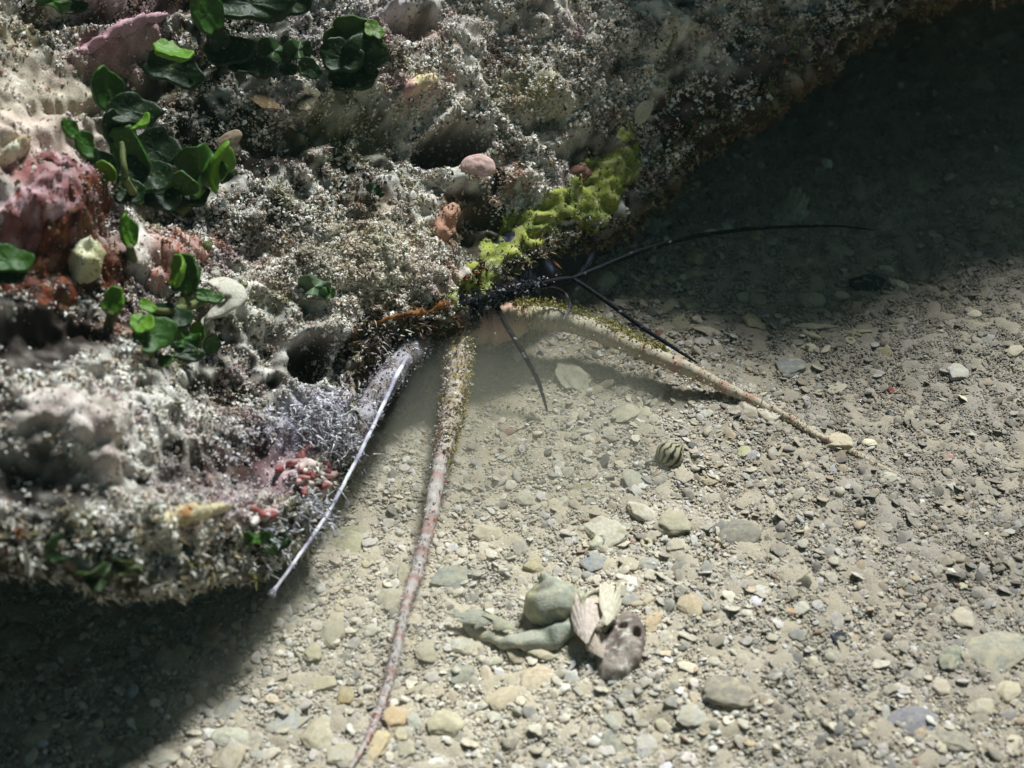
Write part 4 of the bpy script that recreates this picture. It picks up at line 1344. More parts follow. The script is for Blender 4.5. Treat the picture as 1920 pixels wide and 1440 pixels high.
# pink branching alga and the hairy lilac tuft by it
root = empty("red_alga", skin_px(575, 895), "stubby pink and red branching alga at the rock's corner above the pale leg tip", "alga")
rr_ = np.random.default_rng(91)
REDS = [(158, 98, 94), (172, 128, 124), (138, 76, 74), (190, 170, 164), (130, 66, 66), (186, 150, 146), (200, 190, 184)]
for k in range(34):
    a, b_ = (rr_.normal(572, 24), rr_.normal(888, 18)) if k < 27 else (rr_.normal(492, 10), rr_.normal(966, 8))
    dx, dy = rr_.normal(4, 9), rr_.normal(0, 8)
    q = [(*skin_px(a, b_, -.002), .0015), (*skin_px(a + dx * .5, b_ + dy * .5, .003), .0016), (*skin_px(a + dx, b_ + dy, .006), .0013), (*skin_px(a + dx * 1.6 + rr_.normal(0, 3), b_ + dy * 1.5 + rr_.normal(0, 3), .0085), .0007)]
    tube_obj("branch", q, M_CRUST, root, (lambda c: lambda u, V: lin(c) * (.85 + .35 * u[:, None]))(REDS[k % len(REDS)]), 20, 8, .0006, 0, 0, root.location)


def hair_tuft(name, label, blobs, n, length, pal, seed, cat="alga"):
    rng = np.random.default_rng(seed)
    P, = [np.array([skin_px(*b) for b in blobs])]
    pts = P[rng.integers(0, len(P), n)] + rng.normal(size=(n, 3)) * .0045
    d = N_F + rng.normal(size=(n, 3)) * .55 + N_H * .3
    d /= np.linalg.norm(d, axis=1)[:, None]
    L = length * rng.uniform(.4, 1.1, n)
    bend_ = rng.normal(size=(n, 3)) * .3 + np.array([0, 0, -.35])
    V, F, Cc = [], [], []
    side = np.cross(d, rng.normal(size=(n, 3)))
    side /= np.linalg.norm(side, axis=1)[:, None]
    oth = np.cross(d, side)
    pal = lin(pal)
    cc = pal[rng.integers(0, len(pal), n)]
    us = np.linspace(0, 1, 5)
    rings = []
    for u in us:
        c = pts + d * (L * u)[:, None] + bend_ * (L * u * u)[:, None]
        r = (.00042 * (1 - .8 * u))
        rings.append(np.stack([c + side * r, c - .5 * side * r + .87 * oth * r, c - .5 * side * r - .87 * oth * r], 1))
    V = np.stack(rings, 1).reshape(-1, 3)
    base = (np.arange(n) * 15)[:, None, None]
    f = np.array([[k * 3 + j, k * 3 + (j + 1) % 3, (k + 1) * 3 + (j + 1) % 3, (k + 1) * 3 + j] for k in range(4) for j in range(3)])
    F = (f[None] + base).reshape(-1, 4)
    return link(name, mesh_np(name, V, F, np.repeat(cc, 15, 0)), M_CRUMB)


o = hair_tuft("hairy_alga", "", [(560, 770, .0), (590, 780, .002), (615, 790, .003), (635, 810, .003), (640, 835, .002), (610, 820, .003), (580, 800, .002), (625, 845, .001), (600, 840, .001)], 700, .0042,
              [(206, 204, 208), (184, 180, 186), (222, 220, 226), (136, 130, 138), (90, 80, 82)], 5)
tag(o, "whitish lilac hairy tuft at the rock's corner over the pale leg tip", "alga", kind='stuff')
o = hair_tuft("hairy_alga", "", [(540, 945, .0), (575, 965, .0), (590, 970, .0), (520, 1000, 0), (480, 1010, 0), (600, 975, 0), (585, 960, .002), (560, 940, .002)], 500, .0042, [(200, 198, 214), (170, 168, 176), (140, 140, 130), (214, 214, 220)], 6)
tag(o, "grey-white hairy fringe on the rock's lowest corner", "alga", kind='stuff')
o = hair_tuft("hairy_alga", "", [(690, 640, 0), (720, 640, 0), (750, 625, 0), (700, 660, 0), (660, 680, 0), (670, 720, 0), (640, 740, 0), (780, 612, 0)], 220, .0032, [(190, 186, 196), (120, 112, 112), (60, 54, 58), (206, 200, 190)], 8)
tag(o, "dark and silvery hair fringe in the notch left of the lobster", "alga", kind='stuff')

# small shells fixed to the rock
def rock_piece(kind, px, py, w, h, rot, rgb, label, name, cat, lift=.004, tilt=0, variant=0, thick=.35):
    o = piece(kind, px, py, w, h, 0, rgb, label, thick, at=skin_px(px, py, lift), variant=variant, name=name, cat=cat)
    p = np.array(skin_px(px, py, lift))
    k = mpp(p)
    vz = (CAM - p) / np.linalg.norm(CAM - p)
    vx = RIGHT - vz * np.dot(RIGHT, vz)
    vx /= np.linalg.norm(vx)
    M = Matrix(np.stack([vx, np.cross(vz, vx), vz], 1).tolist()) @ Matrix.Rotation(math.radians(rot), 3, 'Z') @ Matrix.Rotation(math.radians(tilt), 3, 'X')
    M = M.to_4x4()
    M.translation = p
    o.matrix_world = M @ Matrix.Diagonal((w * k, h * k, thick * min(w, h) * k, 1))
    PLACED.pop()
    return o


rock_piece('disc', 897, 311, 64, 46, -8, (206, 170, 166), "pinkish shell plate with a pale rim just under the big dark hole", "shell_plate", "shell", .002, -14, 1)
rock_piece('disc', 1206, 210, 30, 46, -25, (176, 170, 150), "pale oval shell stuck to the shadowed upper edge of the rock", "shell_plate", "shell", .005, -10, 2)
rock_piece('disc', 388, 460, 18, 18, 0, (96, 110, 60), "tiny greenish ring-shaped shell beside the orange-pink sponge", "shell_plate", "shell", .004, 0, 0)
rock_piece('disc', 430, 262, 52, 30, 30, (150, 130, 112), "tan smooth shell lump beside the crumpled green leaf", "shell_plate", "shell", .005, -10, 3)
rock_piece('valve', 500, 190, 70, 44, -20, (112, 92, 66), "brownish-yellow shell scrap below the top dark green discs", "shell_scrap", "shell", .003, -35, 1)
rock_piece('valve', 570, 190, 70, 60, 30, (84, 78, 62), "greyish-olive shell flap between the green cushion and the tan scrap", "shell_scrap", "shell", .002, -35, 2)

# ------------------------------------------------------------------ special shells on the bed
def shell_tube(name, pts, label, rgb_fn, cat="shell", sides=18, n=90, parent=None, wob=.0012, squash=.8, mat=None):
    q = []
    for px, py, lift, rpx in pts:
        p = ground(px, py)
        q.append(G(px, py, lift, rpx * mpp(p)))
    base = np.array(ground(pts[0][0], pts[0][1])) if parent is None else np.array(parent.location)
    q2 = smooth_path(q, n)
    C, R = q2[:, :3] - base, np.maximum(q2[:, 3], 2e-4)
    V, F = tube_arrays(C, R, sides, squash=squash)
    V = V + wob * np.stack([perlin(V / .008), perlin(V / .008 + 7), perlin(V / .008 + 13)], 1)
    u = np.concatenate([np.repeat(np.linspace(0, 1, n), sides), [0, 1]])
    o = link(name, mesh_np(name, V, quads_to_tris(F), rgb_fn(u, V)), mat or M_CRUST, parent)
    if parent is None:
        o.location = base
        tag(o, label, cat)
    return o


def mott(a, b, scale=.010, seed=1, c=None, cs=.006):
    def fn(u, V):
        m = sstep(-.35, .35, fbm(V, scale, 3, seed))[:, None]
        col = lin(a) * m + lin(b) * (1 - m)
        if c is not None:
            w = sstep(.25, .5, fbm(V, cs, 2, seed + 4))[:, None]
            col = col * (1 - w) + lin(c) * w
        return col
    return fn


class BedBlob:
    """An elliptical patch of the bed, measured once from where it lies."""
    def __init__(self, px, py, rx, ry, rot=0.0):
        self.c = ground(px, py)[:2]
        J = np.stack([(ground0(px + 4, py) - ground0(px - 4, py))[:2] / 8, (ground0(px, py + 4) - ground0(px, py - 4))[:2] / 8], 1)
        self.Ji, self.r, self.rot = np.linalg.inv(J), (rx, ry), math.radians(rot)

    def q(self, x, y):
        d = self.Ji @ np.stack([x - self.c[0], y - self.c[1]])
        c, sn = math.cos(self.rot), math.sin(self.rot)
        return np.hypot((d[0] * c + d[1] * sn) / self.r[0], (-d[0] * sn + d[1] * c) / self.r[1])


def bed_shell(name, adds, cuts, color_fn, label=None, cat="shell", parent=None, step=.0006, noise=.0007, seed=0, mat=None, blend=.3, groove=0.0):
    """A half-buried shell body lying on the bed: swelling lobes joined, hollows cut in, one closed mesh."""
    A = [(BedBlob(b[0], b[1] + b[5] * 600, *b[2:5]), b[5] * .42) for b in adds]
    Cc = [(BedBlob(b[0], b[1] + 6, *b[2:5]), b[5] * .42) for b in cuts]
    xy = np.array([b.c for b, h in A])
    rad = max(max(b[2], b[3]) for b in adds) * .00042
    x = np.arange(xy[:, 0].min() - rad, xy[:, 0].max() + rad, step)
    y = np.arange(xy[:, 1].min() - rad, xy[:, 1].max() + rad, step)
    X_, Y_ = [a.ravel() for a in np.meshgrid(x, y, indexing='ij')]
    P = np.stack([X_, Y_, bed_h(X_, Y_)], 1)
    rag = 1 + .10 * fbm(P, .012, 2, 170 + seed)
    k = np.zeros(len(X_))
    for b, h in A:
        q_ = b.q(X_, Y_) * rag
        v = h * np.clip(1 - q_ ** 2, 0, 1) ** .5
        k = np.maximum(k, v) + blend * np.minimum(k, v) * (k > 0) * (v > 0) * .4
    on = k > 0
    for b, d in Cc:
        k = k - d * np.exp(-(b.q(X_, Y_) * rag) ** 6)
    nz = noise * (perlin(P / .007 + seed) + .6 * perlin(P / .003 + seed + 3) + .4 * perlin(P / .0015 + seed))
    if groove:
        nz = nz + groove * np.sin((X_ * .8 + Y_ * .6) / .0016 + 2 * perlin(P / .01))
    top = P.copy()
    top[:, 2] += np.where(on, np.maximum(k, -.001) + nz, -.003)
    col = color_fn(k, P)
    F = grid_faces(len(x), len(y))
    F = F[on[F].any(1)]
    used_ = np.unique(F)
    mp = np.full(len(P), -1)
    mp[used_] = np.arange(len(used_))
    nb = len(used_)
    Vb = P[used_] - np.array([0, 0, .004])
    org = np.array([*xy.mean(0), float(bed_h(*xy.mean(0))[0])]) if parent is None else np.array(parent.location)
    Fm = mp[F]
    o = link(name, mesh_np(name, np.vstack([top[used_], Vb]) - org, np.vstack([Fm, Fm[:, ::-1] + nb]), np.vstack([col[used_], col[used_]])), mat or M_CRUST, parent)
    if parent is None:
        o.location = org
        tag(o, label, cat)
    PLACED.append((xy[:, 0].mean(), xy[:, 1].mean(), .012, o))
    return o


conch = empty("conch_shell", ground(1000, 1160), "large broken greenish-grey conch shell with a curled whorl, half buried", "shell")
cc1 = mott((172, 170, 154), (142, 146, 132), .012, 3, (190, 182, 158), .0045)
shell_tube("band", [(868, 1174, .001, 9), (905, 1190, .001, 14), (945, 1199, .002, 18), (985, 1201, .003, 21), (1020, 1198, .003, 22), (1056, 1184, .004, 21), (1080, 1156, .006, 18), (1084, 1124, .006, 12), (1072, 1098, .005, 5)], "", cc1, parent=conch, wob=.0024, n=110, sides=24, squash=.75)
prof = smooth_path([(.001, .50), (.06, .47), (.11, .41), (.13, .385), (.21, .35), (.25, .30), (.28, .27), (.37, .22), (.44, .12), (.48, .0), (.47, -.14), (.38, -.30), (.20, -.42), (.001, -.46)], 60)
prof[:, 0] = np.maximum(prof[:, 0], .001)
V, F = revolve(prof, 80, .03, 8)
p = np.array(ground(1034, 1150))
A = 112 * mpp(p)
V = V * A
V += .0011 * np.stack([perlin(V / .008), perlin(V / .008 + 7), perlin(V / .008 + 13)], 1)
th = np.arctan2(V[:, 1], V[:, 0])
V[:, 2] += .00035 * np.sin(V[:, 2] / .0011 + th)               # spiral threads
cw = cc1(None, V)
sp_ = np.exp(-((V[:, 2] / A - .40) / .10) ** 2)[:, None] * sstep(-.1, .4, perlin(V / .007 + 2))[:, None]
cw = cw * (1 - .7 * sp_) + lin((120, 92, 78)) * .7 * sp_
yl = sstep(.1, .5, np.sin(th * 2 + 1))[:, None] * .5
cw = cw * (1 - yl) + lin((176, 170, 126)) * yl
o = link("whorl", mesh_np("whorl", V, F, cw), M_CRUST, conch)
o.location = Vector(p) + Vector((0, 0, .007)) - conch.location
o.rotation_euler = (math.radians(-38), math.radians(-14), math.radians(10))


def plate(name, px, py, lift, w, h, rot, tilt, rgb, parent, variant):
    p = np.array(ground(px, py, lift)) + np.array([0, 0, lift])
    k = mpp(p)
    o = bpy.data.objects.new(name, SHAPES['valve'][variant])
    COL.objects.link(o)
    o.parent = parent
    M = Matrix.Rotation(math.radians(rot), 3, 'Z') @ Matrix.Rotation(math.radians(tilt[0]), 3, 'X') @ Matrix.Rotation(math.radians(tilt[1]), 3, 'Y')
    M = M.to_4x4()
    M.translation = Vector(p) - parent.location
    o.matrix_local = M @ Matrix.Diagonal((w * k, h * k, .45 * min(w, h) * k, 1))
    o.color = (*lin(rgb), 1)
    return o


plate("wing", 884, 1164, .0025, 58, 96, 78, (10, 4), (158, 156, 142), conch, 1)
plate("lip_plate", 936, 1176, .003, 40, 70, 60, (14, 10), (164, 160, 138), conch, 3)
broken = empty("broken_snail_shell", ground(1100, 1170), "broken pinkish-white snail shell with an open hole, against the green conch", "shell")
plate("shell_wall", 1100, 1176, .005, 64, 118, 8, (12, -26), (214, 196, 186), broken, 0)
plate("shell_wall", 1142, 1152, .006, 52, 108, -16, (10, 30), (214, 204, 184), broken, 2)
plate("shell_wall", 1116, 1212, .003, 44, 74, 26, (24, -10), (192, 174, 160), broken, 4)
shell_tube("rim", [(1090, 1136, .010, 6), (1104, 1116, .012, 6), (1128, 1112, .012, 7), (1146, 1134, .010, 7), (1142, 1164, .006, 7), (1126, 1184, .004, 8)], "", mott((206, 196, 172), (170, 158, 136), .006, 13), parent=broken, wob=.0014)
speck = bed_shell("speckled_shell", [(1164, 1208, 44, 60, 22, .016), (1178, 1190, 36, 36, 0, .015), (1148, 1240, 28, 38, 10, .009)], [(1138, 1190, 7, 5, 0, .010), (1166, 1188, 8, 6, 0, .012), (1192, 1198, 8, 8, 0, .012)],
                  lambda k, P: mott((156, 142, 132), (112, 98, 92), .008, 15, (196, 188, 178), .0024)(None, P), "dark brown speckled shell with worn holes, right of the broken pinkish snail shell", seed=6, groove=.0002)

# striped snail: a growing tube wound down a short spire
def snail(px, py, size_px, yaw, label):
    p = ground(px, py)
    A = size_px * mpp(p)
    prof = smooth_path([(.001, .56), (.09, .50), (.13, .44), (.22, .40), (.26, .33), (.38, .24), (.47, .08), (.47, -.10), (.36, -.28), (.18, -.38), (.001, -.40)], 44)
    prof[:, 0] = np.maximum(prof[:, 0], .001)
    V, F = revolve(prof, 96, .015, 3)
    th = np.repeat(np.linspace(0, 2 * math.pi, 96, endpoint=False), 44)
    ph = (th * 11 / (2 * math.pi) + 1.1 * V[:, 2] + .35 * perlin(V / .22) + .12 * perlin(V / .07)) % 1
    m = sstep(.02, .08, np.abs(ph - .5) - .14 - .06 * perlin(V / .15))[:, None]
    col = lin((26, 24, 28)) * (1 - m) + lin((164, 156, 126)) * m
    o = link("snail_shell", mesh_np("snail_shell", V * A, F, col), M_LOBSTER)
    o.location = (p[0], p[1], p[2] + A * .10)
    o.rotation_euler = (math.radians(66), math.radians(18), math.radians(yaw))
    return tag(o, label, "shell")


snail(1256, 858, 58, 118, "cream snail shell with bold black stripes on the grey sand")

# ------------------------------------------------------------------ named pieces of rubble and shell, each as it lies in the photograph
HAND = [
    # kind, x, y, w, h, rot, colour, label, thick, tilt
    ('disc', 1012, 1276, 72, 58, 10, (216, 190, 156), "round cream-peach shell disc in the bright rubble below the conch", .32, (10, 0)),
    ('pebble', 946, 1312, 74, 40, 14, (204, 180, 146), "flat tan pebble touching the round cream-peach disc", .5, (6, 0)),
    ('pebble', 738, 1350, 60, 46, 60, (210, 168, 116), "orange-peach lump at the end of the banded antenna", .7, (0, 0)),
    ('pebble', 700, 1405, 90, 44, 55, (206, 176, 126), "long peach-coloured piece at the bottom edge under the orange-peach lump", .6, (0, 0)),
    ('disc', 1712, 1362, 104, 62, -2, (112, 108, 122), "big grey-purple oval shell disc with a pale rim in the near corner", .34, (14, 0)),
    ('pebble', 1482, 691, 66, 34, 18, (104, 108, 114), "smooth slate-grey oval pebble lying alone beyond the far antenna", .6, (0, 0)),
    ('disc', 1525, 565, 46, 30, 0, (172, 160, 132), "oval cream disc on the shaded rubble edge above the white coral sticks", .5, (10, 0)),
    ('chip', 1688, 536, 34, 34, 40, (206, 196, 172), "bright angular white chip at the edge of the dark shade", .7, (20, 10)),
    ('pebble', 1626, 536, 72, 40, -4, (48, 54, 56), "nearly black rounded stone next to the bright angular chip", .6, (0, 0)),
    ('stick', 1528, 614, 82, 14, 4, (190, 178, 150), "long pale coral stick lying in the shade's edge", .9, (0, 0)),
    ('stick', 1520, 628, 44, 12, -28, (196, 178, 140), "short bent cream coral stick just below the long pale one", .9, (0, 0)),
    ('stick', 1606, 624, 58, 12, -4, (176, 160, 118), "tubular coral stick with an open end by the long pale one", .9, (0, 0)),
    ('stick', 1552, 656, 42, 12, 30, (198, 188, 168), "white slanting stick under the cluster of pale coral sticks", .9, (0, 0)),
    ('ring', 1594, 640, 20, 16, 0, (186, 174, 140), "tiny ring-shaped shell bead among the pale coral sticks", .6, (0, 0)),
    ('valve', 1660, 664, 50, 22, -34, (190, 168, 112), "thin yellowish shell sliver standing edge up past the coral sticks", .5, (50, 0)),
    ('valve', 1328, 620, 32, 40, 60, (206, 180, 160), "white and pink-tipped shell scrap between antennule tip and coral sticks", .6, (15, 0)),
    ('chip', 1414, 608, 40, 36, 40, (176, 150, 116), "tan hollow triangular shell chip near the white and pink scrap", .6, (20, 0)),
    ('chip', 1078, 712, 70, 64, 38, (160, 158, 136), "grey flaky coral chunk beside the lone striped antennule tip", .55, (18, 0)),
    ('stick', 1092, 726, 66, 10, 38, (156, 150, 124), "thin grey stick lying on the flaky coral chunk", .9, (0, 0)),
    ('chip', 1116, 736, 70, 18, 14, (168, 158, 124), "narrow cream flake right beside the flaky coral chunk", .5, (25, 0)),
    ('chip', 1172, 780, 50, 42, -30, (168, 160, 132), "blocky sand-coloured rubble chip below the far antenna's bend", .7, (0, 0)),
    ('valve', 1212, 772, 26, 24, 20, (184, 176, 140), "small yellow-cream shell scrap touching the blocky rubble chip", .6, (15, 0)),
    ('pebble', 1144, 814, 30, 26, 0, (156, 150, 130), "round grey pebble left of the striped snail shell", .6, (0, 0)),
    ('chip', 1190, 908, 44, 50, 20, (166, 164, 148), "pale grey chip standing over a small black hollow below the striped snail", .6, (20, 0)),
    ('pebble', 1176, 934, 22, 12, -20, (28, 26, 30), "tiny black pebble tucked under the pale grey chip", .7, (0, 0)),
    ('pebble', 1214, 878, 14, 14, 0, (24, 24, 34), "tiny black shell bit left and below the striped snail", .7, (0, 0)),
    ('pebble', 1396, 848, 28, 26, 0, (166, 164, 112), "small yellowish-green pebble on the smooth sand right of the striped snail", .6, (0, 0)),
    ('valve', 1284, 890, 52, 36, 0, (176, 160, 142), "pinkish-grey shell flake directly below the striped snail", .45, (15, 0)),
    ('valve', 1090, 916, 58, 20, 8, (188, 168, 122), "yellow-tan curved shell edge above the bright rubble", .5, (40, 0)),
    ('chip', 984, 936, 40, 28, 0, (206, 196, 172), "white knobbly chip left of the yellow-tan shell edge", .7, (10, 0)),
    ('pebble', 1042, 946, 34, 18, 6, (200, 186, 156), "cream pebble between the knobbly chip and yellow-tan shell edge", .6, (0, 0)),
    ('pebble', 1018, 948, 18, 16, 0, (214, 202, 164), "small pale yellow pebble right of the knobbly chip", .7, (0, 0)),
    ('pebble', 1054, 960, 18, 12, -10, (186, 134, 100), "small orange-brown pebble under the cream pebble", .6, (0, 0)),
    ('stick', 1096, 974, 32, 10, -6, (150, 112, 90), "reddish-brown sliver on top of the white block", .8, (0, 0)),
    ('chip', 1132, 1002, 92, 52, -20, (218, 208, 188), "big white angular block with a lilac shadowed side, centre of the bright rubble", .6, (12, -8)),
    ('pebble', 1126, 1024, 40, 34, -40, (206, 206, 180), "smooth glassy yellow-white pebble leaning on the white block", .7, (0, 20)),
    ('chip', 1202, 960, 44, 48, 30, (214, 202, 184), "white lump above and right of the white angular block", .8, (10, 0)),
    ('pebble', 1258, 984, 74, 52, 6, (160, 152, 124), "large sandy-brown rounded stone with a notch beneath", .7, (0, 0)),
    ('ring', 1212, 1020, 24, 20, 20, (206, 192, 150), "pale ring-shaped shell bead below the sandy-brown stone", .6, (10, 0)),
    ('pebble', 1268, 1024, 40, 28, 0, (186, 178, 158), "pale rounded pebble right of the shell bead", .6, (0, 0)),
    ('valve', 1116, 1056, 72, 38, -14, (140, 146, 156), "blue-grey cone of shell under the white angular block", .6, (20, -10)),
    ('pebble', 1180, 1062, 34, 30, 0, (186, 172, 142), "cream pebble between the blue-grey cone and a grey disc", .7, (0, 0)),
    ('disc', 1216, 1060, 38, 26, 0, (164, 160, 152), "small grey disc right of the blue-grey cone", .6, (10, 0)),
    ('disc', 1386, 1004, 82, 50, 12, (118, 110, 98), "large brown-grey oval shell with fine ridges half sunk in sand", .5, (14, 0)),
    ('pebble', 1026, 1040, 18, 16, 0, (222, 222, 222), "small round white bead of coral above the conch", .8, (0, 0)),
    ('chip', 1004, 1062, 50, 28, 10, (186, 168, 120), "ochre flake just above the conch's dark rim", .6, (10, 0)),
    ('stick', 1206, 1128, 54, 16, 16, (200, 178, 138), "tan rounded stick lying above the speckled shell", .8, (0, 0)),
    ('valve', 1178, 1106, 60, 30, 10, (140, 140, 136), "grey slate-like shell flake behind the tan rounded stick", .4, (12, 0)),
    ('chip', 1226, 1160, 30, 60, -20, (206, 168, 122), "orange-tan wedge right of the speckled shell", .6, (0, 0)),
    ('chip', 1294, 1140, 52, 46, -20, (190, 162, 124), "tan angular chip right of the orange-tan wedge", .5, (10, 0)),
    ('stick', 1352, 1164, 50, 10, 28, (214, 206, 186), "white sliver in the pale rubble right of the tan angular chip", .8, (0, 0)),
    ('stick', 1334, 1168, 28, 9, 50, (206, 200, 186), "short white sliver beside the longer one", .8, (0, 0)),
    ('pebble', 1212, 1176, 14, 12, 0, (232, 228, 220), "tiny white pebble on the speckled shell's edge", .8, (0, 0)),
    ('chip', 1184, 1232, 22, 24, 0, (230, 224, 210), "tiny bright white chip below the speckled shell", .8, (0, 0)),
    ('valve', 1190, 1300, 72, 26, 24, (138, 140, 132), "grey-green slab over a dark gap, below the speckled shell", .5, (20, 0)),
    ('stick', 1156, 1272, 48, 14, 30, (134, 138, 136), "grey rod between the speckled shell and grey-green slab", .8, (0, 0)),
    ('chip', 1362, 1300, 100, 58, 4, (128, 118, 106), "big brownish-grey rough stone in the near sand with a white fleck", .55, (12, 0)),
    ('chip', 1296, 1344, 62, 40, 10, (190, 182, 170), "whitish rough stone touching the big brownish-grey one", .6, (8, 0)),
    ('valve', 1150, 1392, 90, 48, 10, (112, 116, 112), "dark grey arched slab with a black hollow at the bottom edge", .6, (24, 0)),
    ('chip', 1208, 1402, 48, 44, -40, (196, 190, 186), "white square-edged chip right of the dark grey arched slab", .6, (14, 0)),
    ('chip', 1246, 1362, 40, 28, -20, (186, 172, 140), "cream chip between the whitish stone and the square-edged chip", .6, (6, 0)),
    ('chip', 1150, 1354, 40, 40, 0, (172, 170, 160), "grey-white chip above the dark grey arched slab", .6, (6, 0)),
    ('pebble', 1870, 1230, 120, 80, 6, (142, 136, 122), "broad flat khaki stone at the right edge", .4, (8, 0)),
    ('chip', 1786, 1236, 74, 40, 34, (96, 104, 88), "dark green-grey shard beside the broad khaki stone", .6, (14, 0)),
    ('pebble', 1760, 1290, 44, 36, 0, (186, 166, 156), "pinkish pebble between the dark shard and purple disc", .7, (0, 0)),
    ('pebble', 1690, 1296, 40, 22, -6, (200, 190, 190), "white oblong pebble above the purple disc", .7, (0, 0)),
    ('pebble', 1572, 1198, 34, 22, 20, (40, 46, 58), "small shiny blue-black stone on the near sand", .7, (0, 0)),
    ('chip', 1482, 1148, 22, 18, 0, (176, 104, 62), "orange chip beside a white shard on the near sand", .7, (0, 0)),
    ('chip', 1500, 1142, 34, 26, -30, (212, 206, 200), "white shard touching the orange chip", .6, (10, 0)),
    ('chip', 1428, 1108, 28, 20, 10, (220, 214, 206), "lone white flake on the smooth sand below the brown-grey oval shell", .6, (10, 0)),
    ('pebble', 1840, 1330, 60, 36, 10, (176, 164, 144), "tan stone past the purple disc toward the corner", .6, (0, 0)),
    ('pebble', 1790, 1390, 80, 44, -20, (130, 120, 110), "brown-grey stone below and beyond the purple disc", .6, (0, 0)),
    ('pebble', 1890, 1300, 50, 44, 0, (196, 176, 146), "cream rounded stone under the broad khaki stone", .7, (0, 0)),
    ('pebble', 1800, 1160, 54, 40, -10, (184, 166, 150), "rounded pinkish-tan pebble above the dark green-grey shard", .6, (0, 0)),
    ('pebble', 1570, 832, 60, 36, -10, (206, 184, 150), "cream lump that the far antenna lies against", .8, (0, 0)),
    ('pebble', 1440, 780, 50, 44, 30, (204, 190, 176), "whitish rough lump behind the far antenna before the cream lump", .8, (0, 0)),
    ('pebble', 1404, 772, 54, 48, 20, (190, 174, 160), "pale pink-grey lump the far antenna passes over", .7, (0, 0)),
    ('disc', 1664, 896, 40, 16, 0, (200, 192, 174), "thin white shell disc by the far antenna's tip", .5, (20, 0)),
    ('valve', 1566, 730, 54, 20, 14, (190, 178, 160), "pale pink-white flat shell on open sand right of the slate-grey pebble", .5, (14, 0)),
    ('pebble', 1544, 726, 22, 12, 0, (40, 44, 50), "tiny dark stone by the pale pink-white flat shell", .7, (0, 0)),
    ('chip', 1672, 734, 18, 14, 30, (120, 58, 54), "tiny dark red fragment on the open sand", .7, (0, 0)),
    ('chip', 1778, 858, 24, 16, 30, (132, 78, 72), "dull red fragment far out on the sand beyond the antenna tip", .7, (0, 0)),
    ('chip', 1670, 776, 20, 12, 0, (44, 54, 64), "tiny blue-black flake below the dark red fragment", .7, (0, 0)),
    ('chip', 1796, 700, 54, 30, 40, (176, 172, 168), "whitish oblong chip on the far right sand", .5, (10, 0)),
    ('pebble', 1900, 660, 44, 24, 8, (170, 160, 140), "tan pebble at the right edge level with the coral sticks", .6, (0, 0)),
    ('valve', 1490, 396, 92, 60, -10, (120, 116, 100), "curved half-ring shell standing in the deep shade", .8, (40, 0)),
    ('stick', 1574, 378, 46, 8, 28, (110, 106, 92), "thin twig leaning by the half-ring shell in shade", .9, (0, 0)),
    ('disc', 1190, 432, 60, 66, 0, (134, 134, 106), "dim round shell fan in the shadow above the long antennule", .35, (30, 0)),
    ('valve', 1232, 424, 60, 36, 0, (160, 156, 128), "pale wavy shell scrap overlapping the dim round fan", .5, (30, 0)),
    ('chip', 1130, 526, 60, 36, 20, (166, 160, 124), "pale yellowish rubble block between the two long antennule branches", .6, (12, 0)),
    ('stick', 1158, 508, 40, 14, -40, (170, 164, 116), "small coral stub on the pale yellowish rubble block", .9, (0, 0)),
    ('stick', 1200, 528, 30, 14, 50, (164, 156, 116), "curved coral stub right of the pale yellowish block", .9, (0, 0)),
    ('stick', 1212, 534, 34, 10, -50, (158, 152, 116), "thin coral splinter leaning beside the curved stub", .9, (0, 0)),
    ('stick', 1256, 526, 34, 16, 82, (170, 160, 120), "upright knobbed coral finger in the shade beyond the antennules", .9, (0, 0)),
    ('stick', 1236, 526, 40, 16, -50, (150, 144, 112), "stubby coral branch just left of the upright finger", .9, (0, 0)),
    ('chip', 1302, 518, 52, 18, 4, (130, 122, 98), "flat grey-brown slab in shade right of the upright coral finger", .5, (20, 0)),
    ('pebble', 1300, 484, 46, 36, -20, (110, 104, 70), "dark olive rounded stone just under the long antennule", .7, (0, 0)),
    ('pebble', 1412, 446, 28, 26, 0, (120, 106, 66), "small brown-yellow pebble touching the long antennule in shade", .7, (0, 0)),
    ('chip', 1254, 576, 30, 30, -20, (170, 164, 136), "squarish pale chip in the middle of the shaded rubble", .7, (10, 0)),
    ('chip', 1206, 570, 18, 14, 0, (180, 172, 144), "small cream chip left of the squarish pale one", .7, (10, 0)),
    ('chip', 1292, 572, 34, 30, 40, (124, 116, 86), "olive-brown chip right of the squarish pale one", .6, (10, 0)),
    ('valve', 1276, 612, 44, 28, -40, (150, 148, 112), "greenish-grey shell leaf standing by the antennule's end", .6, (40, 0)),
    ('valve', 1440, 492, 36, 18, 20, (146, 142, 126), "grey shell flake in the shade under the long antennule's far half", .5, (20, 0)),
    ('stick', 1412, 546, 56, 9, -4, (150, 132, 92), "long thin tan splinter at the edge of the shade", .9, (0, 0)),
    ('chip', 1396, 562, 30, 24, 20, (176, 166, 146), "pale hollow shell bit under the thin tan splinter", .7, (10, 0)),
    ('pebble', 1420, 566, 36, 28, 0, (140, 124, 98), "brown rounded chip beside the pale hollow bit", .7, (0, 0)),
    ('disc', 1574, 470, 56, 18, -20, (140, 136, 116), "elongated pale shell in the far dark rubble", .5, (10, 0)),
    ('disc', 652, 1026, 70, 58, 6, (168, 160, 120), "smooth round khaki shell disc near the pale leg, dusted with silt", .3, (8, 0)),
    ('disc', 660, 1000, 66, 26, 10, (156, 150, 118), "silted disc peeking out behind the smooth round khaki one", .4, (10, 0)),
    ('stick', 688, 974, 34, 10, 62, (176, 168, 118), "thin yellowish twig above the round khaki disc", .8, (0, 0)),
